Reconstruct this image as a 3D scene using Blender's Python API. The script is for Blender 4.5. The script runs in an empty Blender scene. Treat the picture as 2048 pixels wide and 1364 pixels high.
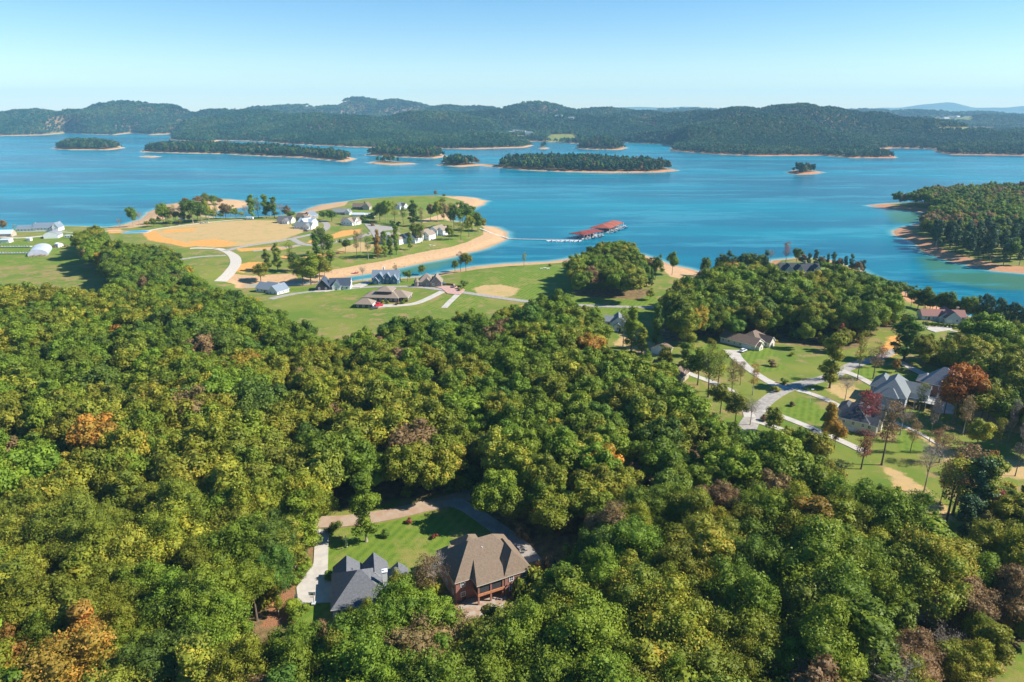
import bpy, bmesh, math, random
import numpy as np
from mathutils import Vector
from mathutils.geometry import tessellate_polygon
random.seed(7); RNG = np.random.default_rng(11)
R = math.radians
SC = bpy.context.scene; COL = SC.collection
# ------------------------------------------------------------------ camera, sky, sun, exposure
F = 1365.33; CX = 1024.0; CY = 682.0; PITCH = math.atan(463/F); H = 128.0
cam = bpy.data.cameras.new('camera'); co = bpy.data.objects.new('camera', cam); COL.objects.link(co)
cam.sensor_width = 36; cam.lens = 24; cam.clip_start = 1; cam.clip_end = 90000
co.location = (0, 0, H); co.rotation_euler = (math.pi/2-PITCH, 0, 0); SC.camera = co
SUN_EL, SUN_AZ = R(39), R(-3)          # azimuth from +X towards +Y
sv = Vector((math.cos(SUN_EL)*math.cos(SUN_AZ), math.cos(SUN_EL)*math.sin(SUN_AZ), math.sin(SUN_EL)))
sl = bpy.data.lights.new('sun', 'SUN'); sl.energy = 5.0; sl.angle = R(0.5); sl.color = (1, .95, .86)
so = bpy.data.objects.new('sun', sl); COL.objects.link(so); so.rotation_euler = sv.to_track_quat('Z', 'Y').to_euler()
so.location = (300, 0, 400)
W = bpy.data.worlds.new('World'); SC.world = W; W.use_nodes = True
wn = W.node_tree.nodes; wl = W.node_tree.links
sky = wn.new('ShaderNodeTexSky'); sky.sky_type = 'NISHITA'; sky.sun_disc = False
sky.sun_elevation = SUN_EL; sky.sun_rotation = math.pi/2-SUN_AZ
sky.air_density = 1.0; sky.dust_density = 0.0; sky.ozone_density = 3.0; sky.altitude = 200
hsv = wn.new('ShaderNodeHueSaturation'); hsv.inputs['Saturation'].default_value = 1.35
hsv.inputs['Hue'].default_value = 0.503
wl.new(sky.outputs[0], hsv.inputs['Color']); wl.new(hsv.outputs[0], wn['Background'].inputs[0])
wn['Background'].inputs[1].default_value = 0.082
SC.view_settings.view_transform = 'Standard'; SC.view_settings.look = 'None'
SC.view_settings.exposure = 0.92; SC.view_settings.gamma = 1
SC.render.engine = 'CYCLES'; SC.cycles.max_bounces = 6; SC.cycles.volume_bounces = 2
SC.cycles.transparent_max_bounces = 8
# ------------------------------------------------------------------ projection helpers
sP, cP = math.sin(PITCH), math.cos(PITCH)
def un(x, y, z=0.0):
    x = np.asarray(x, float); y = np.asarray(y, float)
    u = (x-CX)/F; v = (y-CY)/F
    t = (z-H)/(-sP-v*cP)
    return u*t, (cP-v*sP)*t
def proj(X, Y, Z):
    dz = Z-H; d = Y*cP-dz*sP; up = Y*sP+dz*cP
    return CX+F*X/d, CY-F*up/d, d
def unp(pts, z=0.0):
    a = np.array(pts, float); X, Y = un(a[:, 0], a[:, 1], z); return np.stack([X, Y], 1)
def inpoly(px, py, poly):
    px = np.asarray(px, float); py = np.asarray(py, float)
    ins = np.zeros(px.shape, bool); n = len(poly)
    for i in range(n):
        x1, y1 = poly[i]; x2, y2 = poly[(i+1) % n]
        if y1 == y2: continue
        c = ((y1 > py) != (y2 > py)) & (px < (x2-x1)*(py-y1)/(y2-y1)+x1)
        ins ^= c
    return ins
def sdf(X, Y, poly, m=80.0):
    """signed distance, positive inside, clamped to m"""
    X = np.asarray(X, float); Y = np.asarray(Y, float)
    out = np.full(X.shape, -m)
    poly = np.asarray(poly)
    k = (X > poly[:, 0].min()-m) & (X < poly[:, 0].max()+m) & (Y > poly[:, 1].min()-m) & (Y < poly[:, 1].max()+m)
    if not k.any(): return out
    x = X[k]; y = Y[k]; d2 = np.full(x.shape, m*m)
    n = len(poly)
    for i in range(n):
        a = poly[i]; b = poly[(i+1) % n]; e = b-a; L = max(e@e, 1e-9)
        t = np.clip(((x-a[0])*e[0]+(y-a[1])*e[1])/L, 0, 1)
        d2 = np.minimum(d2, (x-a[0]-t*e[0])**2+(y-a[1]-t*e[1])**2)
    d = np.sqrt(d2)
    out[k] = np.where(inpoly(x, y, poly), d, -d)
    return out
def sm(t):
    t = np.clip(t, 0, 1); return t*t*(3-2*t)
def wav(X, Y, s, k=0):
    """cheap smooth pseudo noise in [-1,1]"""
    a = X/s; b = Y/s
    return (np.sin(a*1.3+1.7*k+1.1*np.sin(b*.9+k))+np.sin(b*1.7-a*.6+2.3*k)+np.sin(a*.8+b*1.1+4.1*k+np.sin(a*1.9)))/3
# ------------------------------------------------------------------ shorelines (traced, laid on the water level)
MAIN = np.vstack([unp([(-500,500),(-200,472),(0,462),(60,455),(130,451),(215,455),(250,448),(280,440),(296,425),(330,410),(370,404),
 (440,398),(480,400),(503,407),(490,414),(450,420),(420,424),(405,430),(430,436),(500,435),(540,433),(575,430),(600,424),(640,410),
 (690,403),(740,397),(800,393),(870,391),(940,394),(975,402),(965,410),(930,424),(905,432),(903,441),(930,445),(960,450),(990,454),(1010,463),
 (1016,475),(1000,487),(960,500),(905,514),(850,525),(800,536),(750,545),(700,553),(650,560),(600,565),(540,567),(490,570),
 (490,574),(600,570),(640,564),(700,563),(740,558),(800,556),(840,553),(870,550),(905,541),(950,533),(1020,527),(1100,523),(1137,518),
 (1160,510),(1220,503),(1280,508),(1310,517),(1340,530),(1375,537),(1398,545),(1440,550),(1500,550),(1530,535),(1545,520),(1600,515),
 (1660,520),(1720,540),(1760,560),(1810,585),(1850,603),(1900,622),(1960,640),(2048,662),(2300,730),(2700,840)]),
 np.array([[1400.,100.],[1400.,-300.],[-1400.,-300.],[-1400.,500.]])])
ISL = [unp(p) for p in [
 [(1732,411),(1775,407),(1850,403),(1950,398),(2100,395),(2500,400),(2500,600),(2200,570),(2048,547),(1980,541),(1900,522),(1850,505),(1822,482),(1790,470),(1786,463),(1800,455),(1835,450),(1858,440),(1865,426),(1800,420),(1760,415)],
 [(103,297),(120,291),(180,289),(235,291),(250,296),(220,300),(140,300),(118,299)],
 [(280,304),(290,298),(340,295),(440,297),(520,302),(600,304),(690,312),(712,318),(690,324),(640,319),(600,315),(540,313),(440,308),(380,307)],
 [(278,313),(300,311.5),(326,313),(300,315)],
 [(728,310),(750,304),(820,303),(880,307),(895,313),(870,317),(790,314)],
 [(733,325),(770,321),(810,325),(838,328),(780,330),(745,327)],
 [(872,330),(890,325),(930,324),(960,328),(995,330),(1010,323),(1100,321),(1220,325),(1310,332),(1358,341),(1320,345),(1220,346),(1130,344),(1040,340),(1000,336),(960,331),(920,334)],
 [(1074,296),(1084,294),(1100,296),(1088,299)],
 [(1148,297),(1160,291),(1230,289),(1256,296),(1240,300),(1190,299)],
 [(1572,345),(1590,340),(1625,341),(1650,345),(1620,349),(1590,349)],
]]
FAR = [unp(p) for p in [
 [(-900,272),(-300,271),(0,272),(90,270),(130,266),(180,269),(230,270),(262,266),(300,270),(345,268),(340,280),(420,286),(440,281),(530,283),(560,287),
  (700,294),(800,297),(950,298),(1050,295),(1068,291),(1040,286),(1060,283),(1100,284),(1160,288),(1240,284),(1260,286),(1330,289),(1345,296),
  (1338,301),(1420,308),(1520,312),(1640,311),(1700,316),(1795,316),(1780,308),(1730,302),(1790,296),(1840,297),(1880,299),(1866,303),(1900,309),(2048,311),(2500,320),(4000,330),(3000,240),(-1500,240)],
]]
Tq = FAR[0]; Tq[-2] = (16000, 9000); Tq[-1] = (-16000, 9000)
# ridges: (px, top y, distance, half width m, half depth m)
RIDGE = [(150,222,4300,330,300),(255,209,4600,360,350),(330,214,4700,260,300),(60,221,4600,300,300),(-100,219,4500,400,300),(430,221,4800,300,300),
 (520,222,4200,330,300),(600,214,6200,900,500),(720,201,6500,420,500),(790,204,6300,400,450),(900,215,5200,400,400),(960,216,5400,420,400),(1070,208,4700,330,330),
 (1000,222,4000,420,300),(700,232,3500,330,220),(850,225,3700,420,260),(620,228,3800,400,260),(480,232,3900,380,240),(260,240,4300,420,200),(60,245,4200,420,200),
 (1200,219,4600,420,350),(1290,224,4200,380,300),(1130,228,3800,260,230),(1230,233,3700,280,230),(1350,236,3500,220,220),(1400,223,3500,260,260),
 (1480,216,3300,260,250),(1590,211,3250,300,260),(1660,215,3350,230,250),(1740,226,3200,260,230),(1830,236,3000,260,200),(1530,232,2800,330,170),(1450,240,2900,250,150),
 (1390,250,2650,230,110),(1920,254,2850,260,160),(2060,262,2700,330,170),(2200,250,3000,400,200),(2000,232,5200,700,300),(1830,223,6500,700,400),(1720,221,7000,500,400),
 (1950,226,6800,700,400),(2100,229,6800,700,400),(2300,225,6000,900,400),(1380,218,7500,700,500),(-400,215,4800,600,400),(1550,224,6500,900,400),
 (700,262,3000,500,110),(950,268,2800,260,90),(450,266,3200,330,100),(100,258,4000,500,120)]
RW = []
for px, ty, D, sx, sy in RIDGE:
    Y = D; d = Y*cP+ (H-120)*sP; X = (px-CX)/F*d
    top = H+(219-ty)*D/F*1.02
    RW.append((X, Y, max(top-14, 20), sx, sy))
def G(X, Y, S=None):
    X = np.asarray(X, float); Y = np.asarray(Y, float)
    s = land(X, Y) if S is None else S
    z = np.where(s < 0, np.maximum(-6, .16*s), 2.2*sm(s/16)+2.8*sm((s-6)/50))
    z = z+3*sm((450-Y)/150)*sm(s/40)
    k = (Y > 2200) & (s > 0)
    if k.any():
        x = X[k]; y = Y[k]; acc = np.zeros(x.shape); em = np.zeros(x.shape)
        for rx, ry, h, sx, sy in RW:
            q = ((x-rx)/sx)**2+((y-ry)/sy)**2
            w_ = np.exp(-q*.6); acc = np.maximum(acc, h*w_); em = np.maximum(em, w_)
        rg_ = np.abs(wav(x+50*wav(x, y, 150, 8), y*.7, 170, 1)); acc = acc*(1-(1-em**2)*(1.0*rg_)-.03*wav(x, y, 37, 2))+5*wav(x, y, 210, 3)+5
        z[k] += np.maximum(acc, 0)*sm(s[k]/75)**1.3
    return z
def land(X, Y):
    s = np.full(np.shape(X), -80.0)
    X = np.asarray(X, float); Y = np.asarray(Y, float)
    for p in [MAIN]+ISL+FAR: s = np.maximum(s, sdf(X, Y, p))
    # uneven natural shoreline
    return s+.012*np.clip(Y-200, 0, 900)*.25*wav(X, Y, 11, 5)
def gz(X, Y): return float(G(np.array([X]), np.array([Y]))[0])
def at(px, py):
    z = 5.0
    for _ in range(5):
        X, Y = un(px, py, z); z = gz(X, Y)
    return float(X), float(Y), z
def ground_pts(pts, z=None):
    if z is None: return np.array([at(*p)[:2] for p in pts])
    return unp(pts, z)
# ------------------------------------------------------------------ materials
def mat(name, col=(.5,.5,.5), rough=.8, spec=.3, metal=0.0):
    m = bpy.data.materials.new(name); m.use_nodes = True
    b = m.node_tree.nodes['Principled BSDF']
    b.inputs['Base Color'].default_value = (*col, 1); b.inputs['Roughness'].default_value = rough
    b.inputs['Specular IOR Level'].default_value = spec; b.inputs['Metallic'].default_value = metal
    return m
def nodes(m): return m.node_tree.nodes, m.node_tree.links, m.node_tree.nodes['Principled BSDF']
def noise(N, L, scale, vec=None, detail=4, rough=.6):
    n = N.new('ShaderNodeTexNoise'); n.inputs['Scale'].default_value = scale
    n.inputs['Detail'].default_value = detail; n.inputs['Roughness'].default_value = rough
    if vec is not None: L.new(vec, n.inputs['Vector'])
    return n.outputs['Fac']
def mixc(N, L, f, a, b):
    n = N.new('ShaderNodeMix'); n.data_type = 'RGBA'
    for s, v in ((0, f), (6, a), (7, b)):
        if hasattr(v, 'links'): L.new(v, n.inputs[s])
        elif s == 0: n.inputs[0].default_value = v
        else: n.inputs[s].default_value = (*v, 1)
    return n.outputs[2]
def mth(N, L, op, a, b=None, clamp=False):
    n = N.new('ShaderNodeMath'); n.operation = op; n.use_clamp = clamp
    for i, v in enumerate((a, b)):
        if v is None: continue
        if hasattr(v, 'links'): L.new(v, n.inputs[i])
        else: n.inputs[i].default_value = v
    return n.outputs[0]
def ramp(N, L, f, lo, hi):
    n = N.new('ShaderNodeMapRange'); n.inputs[1].default_value = lo; n.inputs[2].default_value = hi
    n.interpolation_type = 'SMOOTHSTEP'; L.new(f, n.inputs[0]); return n.outputs[0]
def attr(N, name):
    n = N.new('ShaderNodeAttribute'); n.attribute_name = name; return n.outputs['Fac']
def pos(N): return N.new('ShaderNodeNewGeometry').outputs['Position']
def bumpn(N, L, h, strength, dist=1.0):
    n = N.new('ShaderNodeBump'); n.inputs['Strength'].default_value = strength; n.inputs['Distance'].default_value = dist
    L.new(h, n.inputs['Height']); return n.outputs['Normal']
def noisy(name, a, b, scale, rough=.85, spec=.25, lo=.35, hi=.65, bump=0):
    m = mat(name, a, rough, spec); N, L, P = nodes(m)
    f = noise(N, L, scale, pos(N)); r = ramp(N, L, f, lo, hi)
    L.new(mixc(N, L, r, a, b), P.inputs['Base Color'])
    if bump: L.new(bumpn(N, L, f, bump), P.inputs['Normal'])
    return m
# ground
mg = mat('ground_cover', rough=.95, spec=.1); N, L, P = nodes(mg); p = pos(N)
n1 = noise(N, L, .035, p, 5); n2 = noise(N, L, .4, p, 5); n3 = noise(N, L, 3.0, p, 3)
nn = mth(N, L, 'ADD', mth(N, L, 'MULTIPLY', mth(N, L, 'SUBTRACT', n2, .5), 9), mth(N, L, 'MULTIPLY', mth(N, L, 'SUBTRACT', n1, .5), 6))
c = mixc(N, L, ramp(N, L, n1, .35, .62), (.115,.180,.024), (.20,.215,.040))
n4 = noise(N, L, .09, p, 6, .7); c = mixc(N, L, ramp(N, L, n4, .50, .62), c, (.30,.21,.09)); c = mixc(N, L, ramp(N, L, n3, .45, .8), c, (.12,.15,.03))
gv = mixc(N, L, ramp(N, L, n2, .35, .7), (.085,.155,.016), (.15,.20,.028))
wv = N.new('ShaderNodeTexWave'); wv.inputs['Scale'].default_value = .11; wv.inputs['Distortion'].default_value = .3
mpg = N.new('ShaderNodeMapping'); mpg.inputs['Rotation'].default_value = (0, 0, R(25)); L.new(p, mpg.inputs[0]); L.new(mpg.outputs[0], wv.inputs[0])
gv = mixc(N, L, mth(N, L, 'MULTIPLY', wv.outputs['Fac'], .6), gv, (.17,.23,.03))
gv = mixc(N, L, mth(N, L, 'MULTIPLY', ramp(N, L, n4, .5, .66), .7), gv, (.24,.215,.06))
fl = mixc(N, L, ramp(N, L, n2, .35, .65), (.13,.09,.045), (.27,.17,.08)); gv = mixc(N, L, mth(N, L, 'MULTIPLY', ramp(N, L, n4, .5, .66), .7), gv, (.24,.215,.06))
fl = mixc(N, L, ramp(N, L, n3, .5, .7), fl, (.10,.11,.03))
st = mixc(N, L, ramp(N, L, n2, .3, .7), (.42,.31,.15), (.50,.33,.14)); st = mixc(N, L, ramp(N, L, n4, .5, .64), st, (.36,.30,.11)); st = mixc(N, L, ramp(N, L, n3, .5, .8), st, (.46,.24,.08))
cl = mixc(N, L, ramp(N, L, n2, .3, .7), (.56,.25,.065), (.62,.34,.10))
sa = mixc(N, L, ramp(N, L, mth(N, L, 'ADD', mth(N, L, 'MULTIPLY', n2, .5), mth(N, L, 'MULTIPLY', n3, .5)), .4, .62), (.54,.36,.20), (.44,.26,.13))
rd = mixc(N, L, ramp(N, L, n2, .35, .65), (.50,.20,.09), (.42,.22,.12))
def zone(base, col, name, jit=1.0, w=.6):
    f = mth(N, L, 'ADD', attr(N, name), mth(N, L, 'MULTIPLY', nn, jit))
    return mixc(N, L, ramp(N, L, f, -w, w), base, col)
c = zone(c, gv, 'lawn', .5, 1.5); c = zone(c, fl, 'litter', .8, 1.5); c = zone(c, gv, 'lawn2', .4, .8)
c = zone(c, st, 'straw', .8, 1.2); c = zone(c, cl, 'clay', .8, 1.2); c = zone(c, sa, 'sand', .5); c = zone(c, mixc(N, L, ramp(N, L, n3, .4, .6), (.36,.17,.085), (.20,.10,.05)), 'mulch', .3)
geo = N.new('ShaderNodeSeparateXYZ'); L.new(p, geo.inputs[0])
zj = mth(N, L, 'ADD', geo.outputs[2], mth(N, L, 'MULTIPLY', nn, .12))
rimc = mixc(N, L, attr(N, 'redness'), sa, rd)
c = mixc(N, L, ramp(N, L, mth(N, L, 'SUBTRACT', attr(N, 'rimz'), zj), -.3, .3), c, rimc)
wet = ramp(N, L, zj, .35, .05); c = mixc(N, L, mth(N, L, 'MULTIPLY', wet, .35), c, (.25,.14,.07))
L.new(c, P.inputs['Base Color']); L.new(bumpn(N, L, n3, .5, .4), P.inputs['Normal'])
# water
mw = mat('lake_water', rough=.12, spec=.16); N, L, P = nodes(mw); p = pos(N)
mp = N.new('ShaderNodeMapping'); mp.inputs['Scale'].default_value = (.35, 1.4, 1); mp.inputs['Rotation'].default_value = (0, 0, R(-6)); L.new(p, mp.inputs[0])
big = noise(N, L, .0042, mp.outputs[0], 4, .55); mid = noise(N, L, .03, mp.outputs[0], 4)
c = mixc(N, L, ramp(N, L, big, .35, .65), (.0,.105,.17), (.004,.185,.24))
c = mixc(N, L, mth(N, L, 'MULTIPLY', ramp(N, L, mid, .45, .7), .25), c, (.0,.115,.19))
sh = attr(N, 'shore')
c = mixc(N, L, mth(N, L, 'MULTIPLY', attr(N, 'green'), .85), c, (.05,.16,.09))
c = mixc(N, L, ramp(N, L, sh, -11, -.5), c, (.10,.30,.31)); c = mixc(N, L, ramp(N, L, sh, -4, .4), c, (.40,.33,.21))
vor = noise(N, L, .012, mp.outputs[0], 6, .7); c = mixc(N, L, mth(N, L, 'MULTIPLY', ramp(N, L, vor, .50, .60), .55), c, (.035,.25,.31))
L.new(c, P.inputs['Base Color'])
P.inputs['IOR'].default_value = 1.15; P.inputs['Specular Tint'].default_value = (.28,.80,1,1)
L.new(mth(N, L, 'ADD', mth(N, L, 'MULTIPLY', ramp(N, L, big, .35, .65), .12), .12), P.inputs['Roughness'])
w1 = noise(N, L, .5, p, 5, .65)
L.new(bumpn(N, L, w1, .5, .5), P.inputs['Normal'])
# ------------------------------------------------------------------ object helpers
def link(name, me, parent=None, mats=()):
    for m in mats: me.materials.append(m)
    o = bpy.data.objects.new(name, me); COL.objects.link(o)
    if parent is not None: o.parent = parent
    return o
def empty(name, loc, rz=0, label=None, cat=None, group=None):
    o = bpy.data.objects.new(name, None); COL.objects.link(o); o.location = loc; o.rotation_euler = (0, 0, rz)
    o.empty_display_size = .5
    tag(o, label, cat, group); return o
def tag(o, label=None, cat=None, group=None, kind=None):
    if label: o['label'] = label
    if cat: o['category'] = cat
    if group: o['group'] = group
    if kind: o['kind'] = kind
    return o
class MB:
    def __init__(s): s.v = []; s.f = []; s.m = []
    def face(s, pts, m=0):
        k = len(s.v); s.v += [tuple(q) for q in pts]; s.f.append(tuple(range(k, k+len(pts)))); s.m.append(m)
    def prism(s, pts, z0, z1, m=0, cap=True):
        n = len(pts)
        for i in range(n):
            a = pts[i]; b = pts[(i+1) % n]
            s.face([(a[0],a[1],z0),(b[0],b[1],z0),(b[0],b[1],z1),(a[0],a[1],z1)], m)
        if cap:
            s.face([(q[0],q[1],z1) for q in pts], m); s.face([(q[0],q[1],z0) for q in pts[::-1]], m)
    def box(s, x0, y0, z0, x1, y1, z1, m=0): s.prism([(x0,y0),(x1,y0),(x1,y1),(x0,y1)], z0, z1, m)
    def slab(s, quad, t=.22, m=0, me=1):
        """thick sheet under a roof polygon; edge faces get material me"""
        q = [Vector(a) for a in quad]; nrm = (q[1]-q[0]).cross(q[2]-q[0]).normalized()
        if nrm.z < 0: q = q[::-1]; nrm = -nrm
        lo = [a-Vector((0, 0, t)) for a in q]
        s.face(q, m); s.face(lo[::-1], me)
        for i in range(len(q)):
            j = (i+1) % len(q); s.face([lo[i], lo[j], q[j], q[i]], me)
    def tube(s, pts, rad, n=6, m=0):
        rings = []
        for i, (a, r) in enumerate(zip(pts, rad)):
            a = Vector(a); d = (Vector(pts[min(i+1, len(pts)-1)])-Vector(pts[max(i-1, 0)])).normalized()
            u = d.orthogonal().normalized(); w = d.cross(u)
            k = len(s.v)
            for j in range(n):
                t = 2*math.pi*j/n; s.v.append(tuple(a+r*(math.cos(t)*u+math.sin(t)*w)))
            rings.append(k)
        for i in range(len(rings)-1):
            for j in range(n):
                a, b = rings[i], rings[i+1]
                s.f.append((a+j, a+(j+1) % n, b+(j+1) % n, b+j)); s.m.append(m)
        s.f.append(tuple(rings[-1]+j for j in range(n))); s.m.append(m)
    def mesh(s, name):
        me = bpy.data.meshes.new(name); me.from_pydata(s.v, [], s.f)
        me.polygons.foreach_set('material_index', s.m); me.update(); return me
    def build(s, name, mats, parent=None):
        return link(name, s.mesh(name), parent, mats if isinstance(mats, (list, tuple)) else [mats])
# ------------------------------------------------------------------ zones of the ground (corner points on the ground)
ZN = dict(
lawn=[[(922,547),(950,539),(1137,526),(1150,560),(1250,583),(1340,600),(1340,640),(1230,640),(1090,607),(1000,596),(925,583)],
 [(577,577),(640,572),(645,578),(600,584),(560,592)], [(690,566),(742,563),(745,572),(695,573)],
 [(790,566),(832,560),(885,572),(830,571),(750,571)], [(790,572),(800,590),(700,590),(600,588),(660,579)],
 [(1380,670),(1445,690),(1425,725),(1400,750),(1375,700)], [(1540,823),(1600,795),(1650,812),(1690,860),(1640,850)],
 [(1690,745),(1740,735),(1845,752),(1800,775)], [(1960,795),(2100,790),(2150,860),(2048,855),(1990,840)],
 [(1980,1300),(2150,1250),(2150,1450),(1950,1400)], [(-300,478),(0,476),(150,470),(210,500),(190,530),(-300,528)],
 [(690,415),(760,398),(900,394),(880,415),(760,425),(700,432)], [(1540,521),(1560,521),(1565,530),(1530,532)],
 [(1790,870),(1850,860),(1870,900),(1800,905)], [(1460,700),(1540,690),(1570,740),(1520,745)],[(880,480),(940,470),(900,490)]],
lawn2=[[(845,614),(905,584),(928,586),(900,612),(880,622)], [(905,611),(930,589),(980,598),(955,615),(920,620)],
 [(655,1060),(760,1048),(905,1015),(960,1050),(900,1110),(820,1160),(650,1160)], [(590,1200),(670,1195),(670,1260),(590,1260)]],
straw=[[(288,461),(410,446),(500,440),(550,441),(592,453),(622,459),(560,481),(490,491),(430,495),(380,491),(300,470)],
 [(945,577),(965,570),(1000,569),(1040,577),(1030,590),(1000,596),(960,590)], [(672,500),(720,483),(748,488),(740,502),(690,505)],
 [(1765,935),(1800,940),(1860,985),(1910,1035),(1880,1045),(1800,990)], [(1790,845),(1815,850),(1890,892),(1870,897)],
 [(1880,900),(1960,905),(2060,930),(2060,960),(1960,950),(1890,925)], [(1930,800),(1990,830),(2060,860),(2060,875),(1960,850),(1915,825)], [(1650,770),(1700,765),(1745,800),(1720,812),(1660,785)], [(1240,665),(1300,685),(1340,705),(1300,712),(1230,690)]],
clay=[[(285,466),(312,462),(325,474),(400,491),(372,494),(298,480)], [(378,482),(430,478),(478,486),(450,494),(398,493)],
 [(328,460),(392,456),(392,461),(325,467)], [(214,459),(242,458),(246,466),(216,467)], [(683,461),(722,458),(724,466),(692,472),(660,478),(648,477)],
 [(472,530),(500,524),(529,524),(522,538),(482,545),(468,540)], [(1762,706),(1780,672),(1800,672),(1800,706),(1785,715)], [(620,481),(660,478),(650,482),(615,486)],
 [(560,512),(640,508),(700,500),(690,505),(640,514),(570,518)], [(470,497),(600,492),(560,500),(480,503)],[(1020,614),(1045,611),(1050,620),(1025,622)]],
mulch=[[(588,1150),(614,1128),(630,1090),(626,1130),(592,1176),(592,1210),(585,1250),(520,1255),(545,1190)]],
sand=[[(205,459),(215,456),(250,449),(280,441),(298,426),(332,411),(370,405),(440,399),(482,401),(502,407),(490,414),(440,424),(405,433),(370,420),(335,436),(300,449),(260,456)],
 [(580,568),(650,563),(700,555),(750,547),(800,538),(850,527),(905,516),(962,502),(1002,489),(1019,475),(1012,462),(985,452),(958,447),(968,457),(966,470),(937,483),(898,495),(864,500),(815,510),(766,522),(717,530),(663,540),(615,550)],
 [(452,546),(500,551),(590,546),(600,566),(540,569),(490,573),(450,564)],
 [(872,391),(905,393),(942,393),(980,401),(968,412),(932,426),(905,435),(845,447),(840,440),(878,430),(900,414),(930,403),(905,397)],
 [(868,554),(905,540),(950,531),(1020,525),(1137,516),(1138,524),(1020,532),(950,539),(900,548)],
 [(1296,512),(1345,528),(1400,542),(1425,550),(1380,560),(1340,553),(1316,530)],
 [(595,427),(625,414),(690,402),(700,401),(690,411),(655,418),(610,427)]])
CANOPY = [
 [(-300,560),(0,572),(130,574),(200,587),(330,562),(420,572),(480,587),(520,602),(570,630),(620,650),(700,674),(730,650),(870,632),(960,622),(1060,608),(1080,590),(1130,585),(1200,600),(1215,640),(1205,690),
  (1250,705),(1310,735),(1370,770),(1400,805),(1480,838),(1500,853),(1590,876),(1640,898),(1700,935),(1740,940),(1790,980),(1850,1005),(1890,1050),(1905,1070),(1960,1075),(1975,1010),(2010,960),(2048,960),(2400,960),(2600,1900),(-700,1900)],
 [(1322,625),(1332,582),(1375,556),(1425,530),(1530,528),(1556,540),(1640,540),(1700,540),(1760,560),(1800,584),(1812,640),(1790,655),(1720,668),(1640,664),(1560,660),(1500,655),(1440,650),(1400,640),(1350,650)],
 [(1815,592),(1880,588),(1950,596),(1955,640),(1990,640),(2080,640),(2400,640),(2400,830),(2048,820),(1990,800),(1930,745),(1900,720),(1850,710),(1830,700),(1830,665),(1925,660),(1930,640)],
 [(145,470),(142,440),(165,430),(195,442),(222,480),(250,488),(330,492),(370,520),(395,545),(405,560),(420,580),(200,594),(215,560),(200,530),(170,508)],
 [(1142,520),(1165,498),(1220,482),(1268,486),(1300,515),(1308,540),(1283,557),(1150,550)],
]
CLEAR = [
 [(632,1028),(760,1005),(850,992),(910,985),(935,1000),(1000,1048),(1068,1108),(1056,1170),(1045,1190),(1000,1222),(925,1236),(905,1185),(880,1165),(815,1125),(806,1150),(775,1172),(745,1205),(665,1224),(650,1242),(600,1245),(585,1190),(600,1140),(628,1110)],
 [(1200,620),(1245,622),(1250,672),(1330,684),(1390,668),(1440,668),(1530,668),(1600,690),(1680,700),(1720,690),(1760,650),(1800,655),(1825,700),(1850,728),(1930,745),(1925,800),(1965,830),(2048,832),(2048,930),(1975,985),(1960,1060),(1890,1045),
  (1850,995),(1790,965),(1740,925),(1700,925),(1640,895),(1590,868),(1500,842),(1480,830),(1400,790),(1370,750),(1310,725),(1250,695),(1215,660)],
 [(1825,600),(1930,602),(1925,652),(1900,668),(1830,660)], [(2110,1262),(2050,1290),(1980,1368),(1935,1460),(2250,1460)], [(1558,512),(1632,512),(1632,532),(1558,533)],
 [(588,1150),(614,1130),(600,1175),(592,1215),(585,1250),(535,1250),(560,1195)],
]
GZ = {}
def tilesheet(ys, half, ncol):
    u = np.linspace(-1, 1, ncol); Y = np.repeat(ys, ncol); X = np.outer(half, u).ravel(); return X, Y, len(ys), ncol
def gridmesh(name, X, Y, Z, nr, nc, attrs, m, parent=None):
    me = bpy.data.meshes.new(name); n = nr*nc
    me.vertices.add(n); me.vertices.foreach_set('co', np.stack([X, Y, Z], 1).astype('f').ravel())
    i = np.arange(n).reshape(nr, nc); q = np.stack([i[:-1, :-1], i[:-1, 1:], i[1:, 1:], i[1:, :-1]], -1).reshape(-1, 4)
    setfaces(me, q)
    for k, a in attrs.items():
        at_ = me.attributes.new(k, 'FLOAT', 'POINT'); at_.data.foreach_set('value', np.asarray(a, 'f'))
    me.polygons.foreach_set('use_smooth', np.ones(len(q), bool))
    return link(name, me, parent, [m])
def setfaces(me, q):
    nf, k = q.shape
    me.loops.add(nf*k); me.loops.foreach_set('vertex_index', q.astype('i').ravel())
    me.polygons.add(nf); me.polygons.foreach_set('loop_start', np.arange(0, nf*k, k, dtype='i'))
    me.update(calc_edges=True); me.validate()
ys = np.concatenate([np.linspace(-400, 50, 10), np.geomspace(60, 7500, 900), np.geomspace(8000, 16900, 12)])
half = np.maximum(350, ys*.98+90)
X, Y, nr, nc = tilesheet(ys, half, 460)
S = land(X, Y); Z = G(X, Y, S)
Z = np.where(Y > 7600, np.maximum(Z, 15), Z)
A = {}
for k, ps in ZN.items():
    a = np.full(X.shape, -20.0)
    for p_ in ps: a = np.maximum(a, sdf(X, Y, ground_pts(p_), 20.0))
    A[k] = a
a = np.full(X.shape, -20.0)
for p_ in CANOPY: a = np.maximum(a, sdf(X, Y, unp(p_, 20), 20.0))
for p_ in CLEAR: a = np.minimum(a, -sdf(X, Y, unp(p_, 8), 20.0))
A['litter'] = np.where((Y < 480), a, -20)
far = Y > 1100
A['redness'] = np.clip((X/np.maximum(Y, 1)-.05)/.25, 0, 1)*.75+.25*far*(X/np.maximum(Y, 1) > -.25)
A['rimz'] = np.where(far, 2.2, np.where(X > .5*Y, 2.6, .9))+0*X
A['litter'] = np.where(far & (S > 9), 10, A['litter']); gx_, gy_, _ = proj(X, Y, Z)
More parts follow.
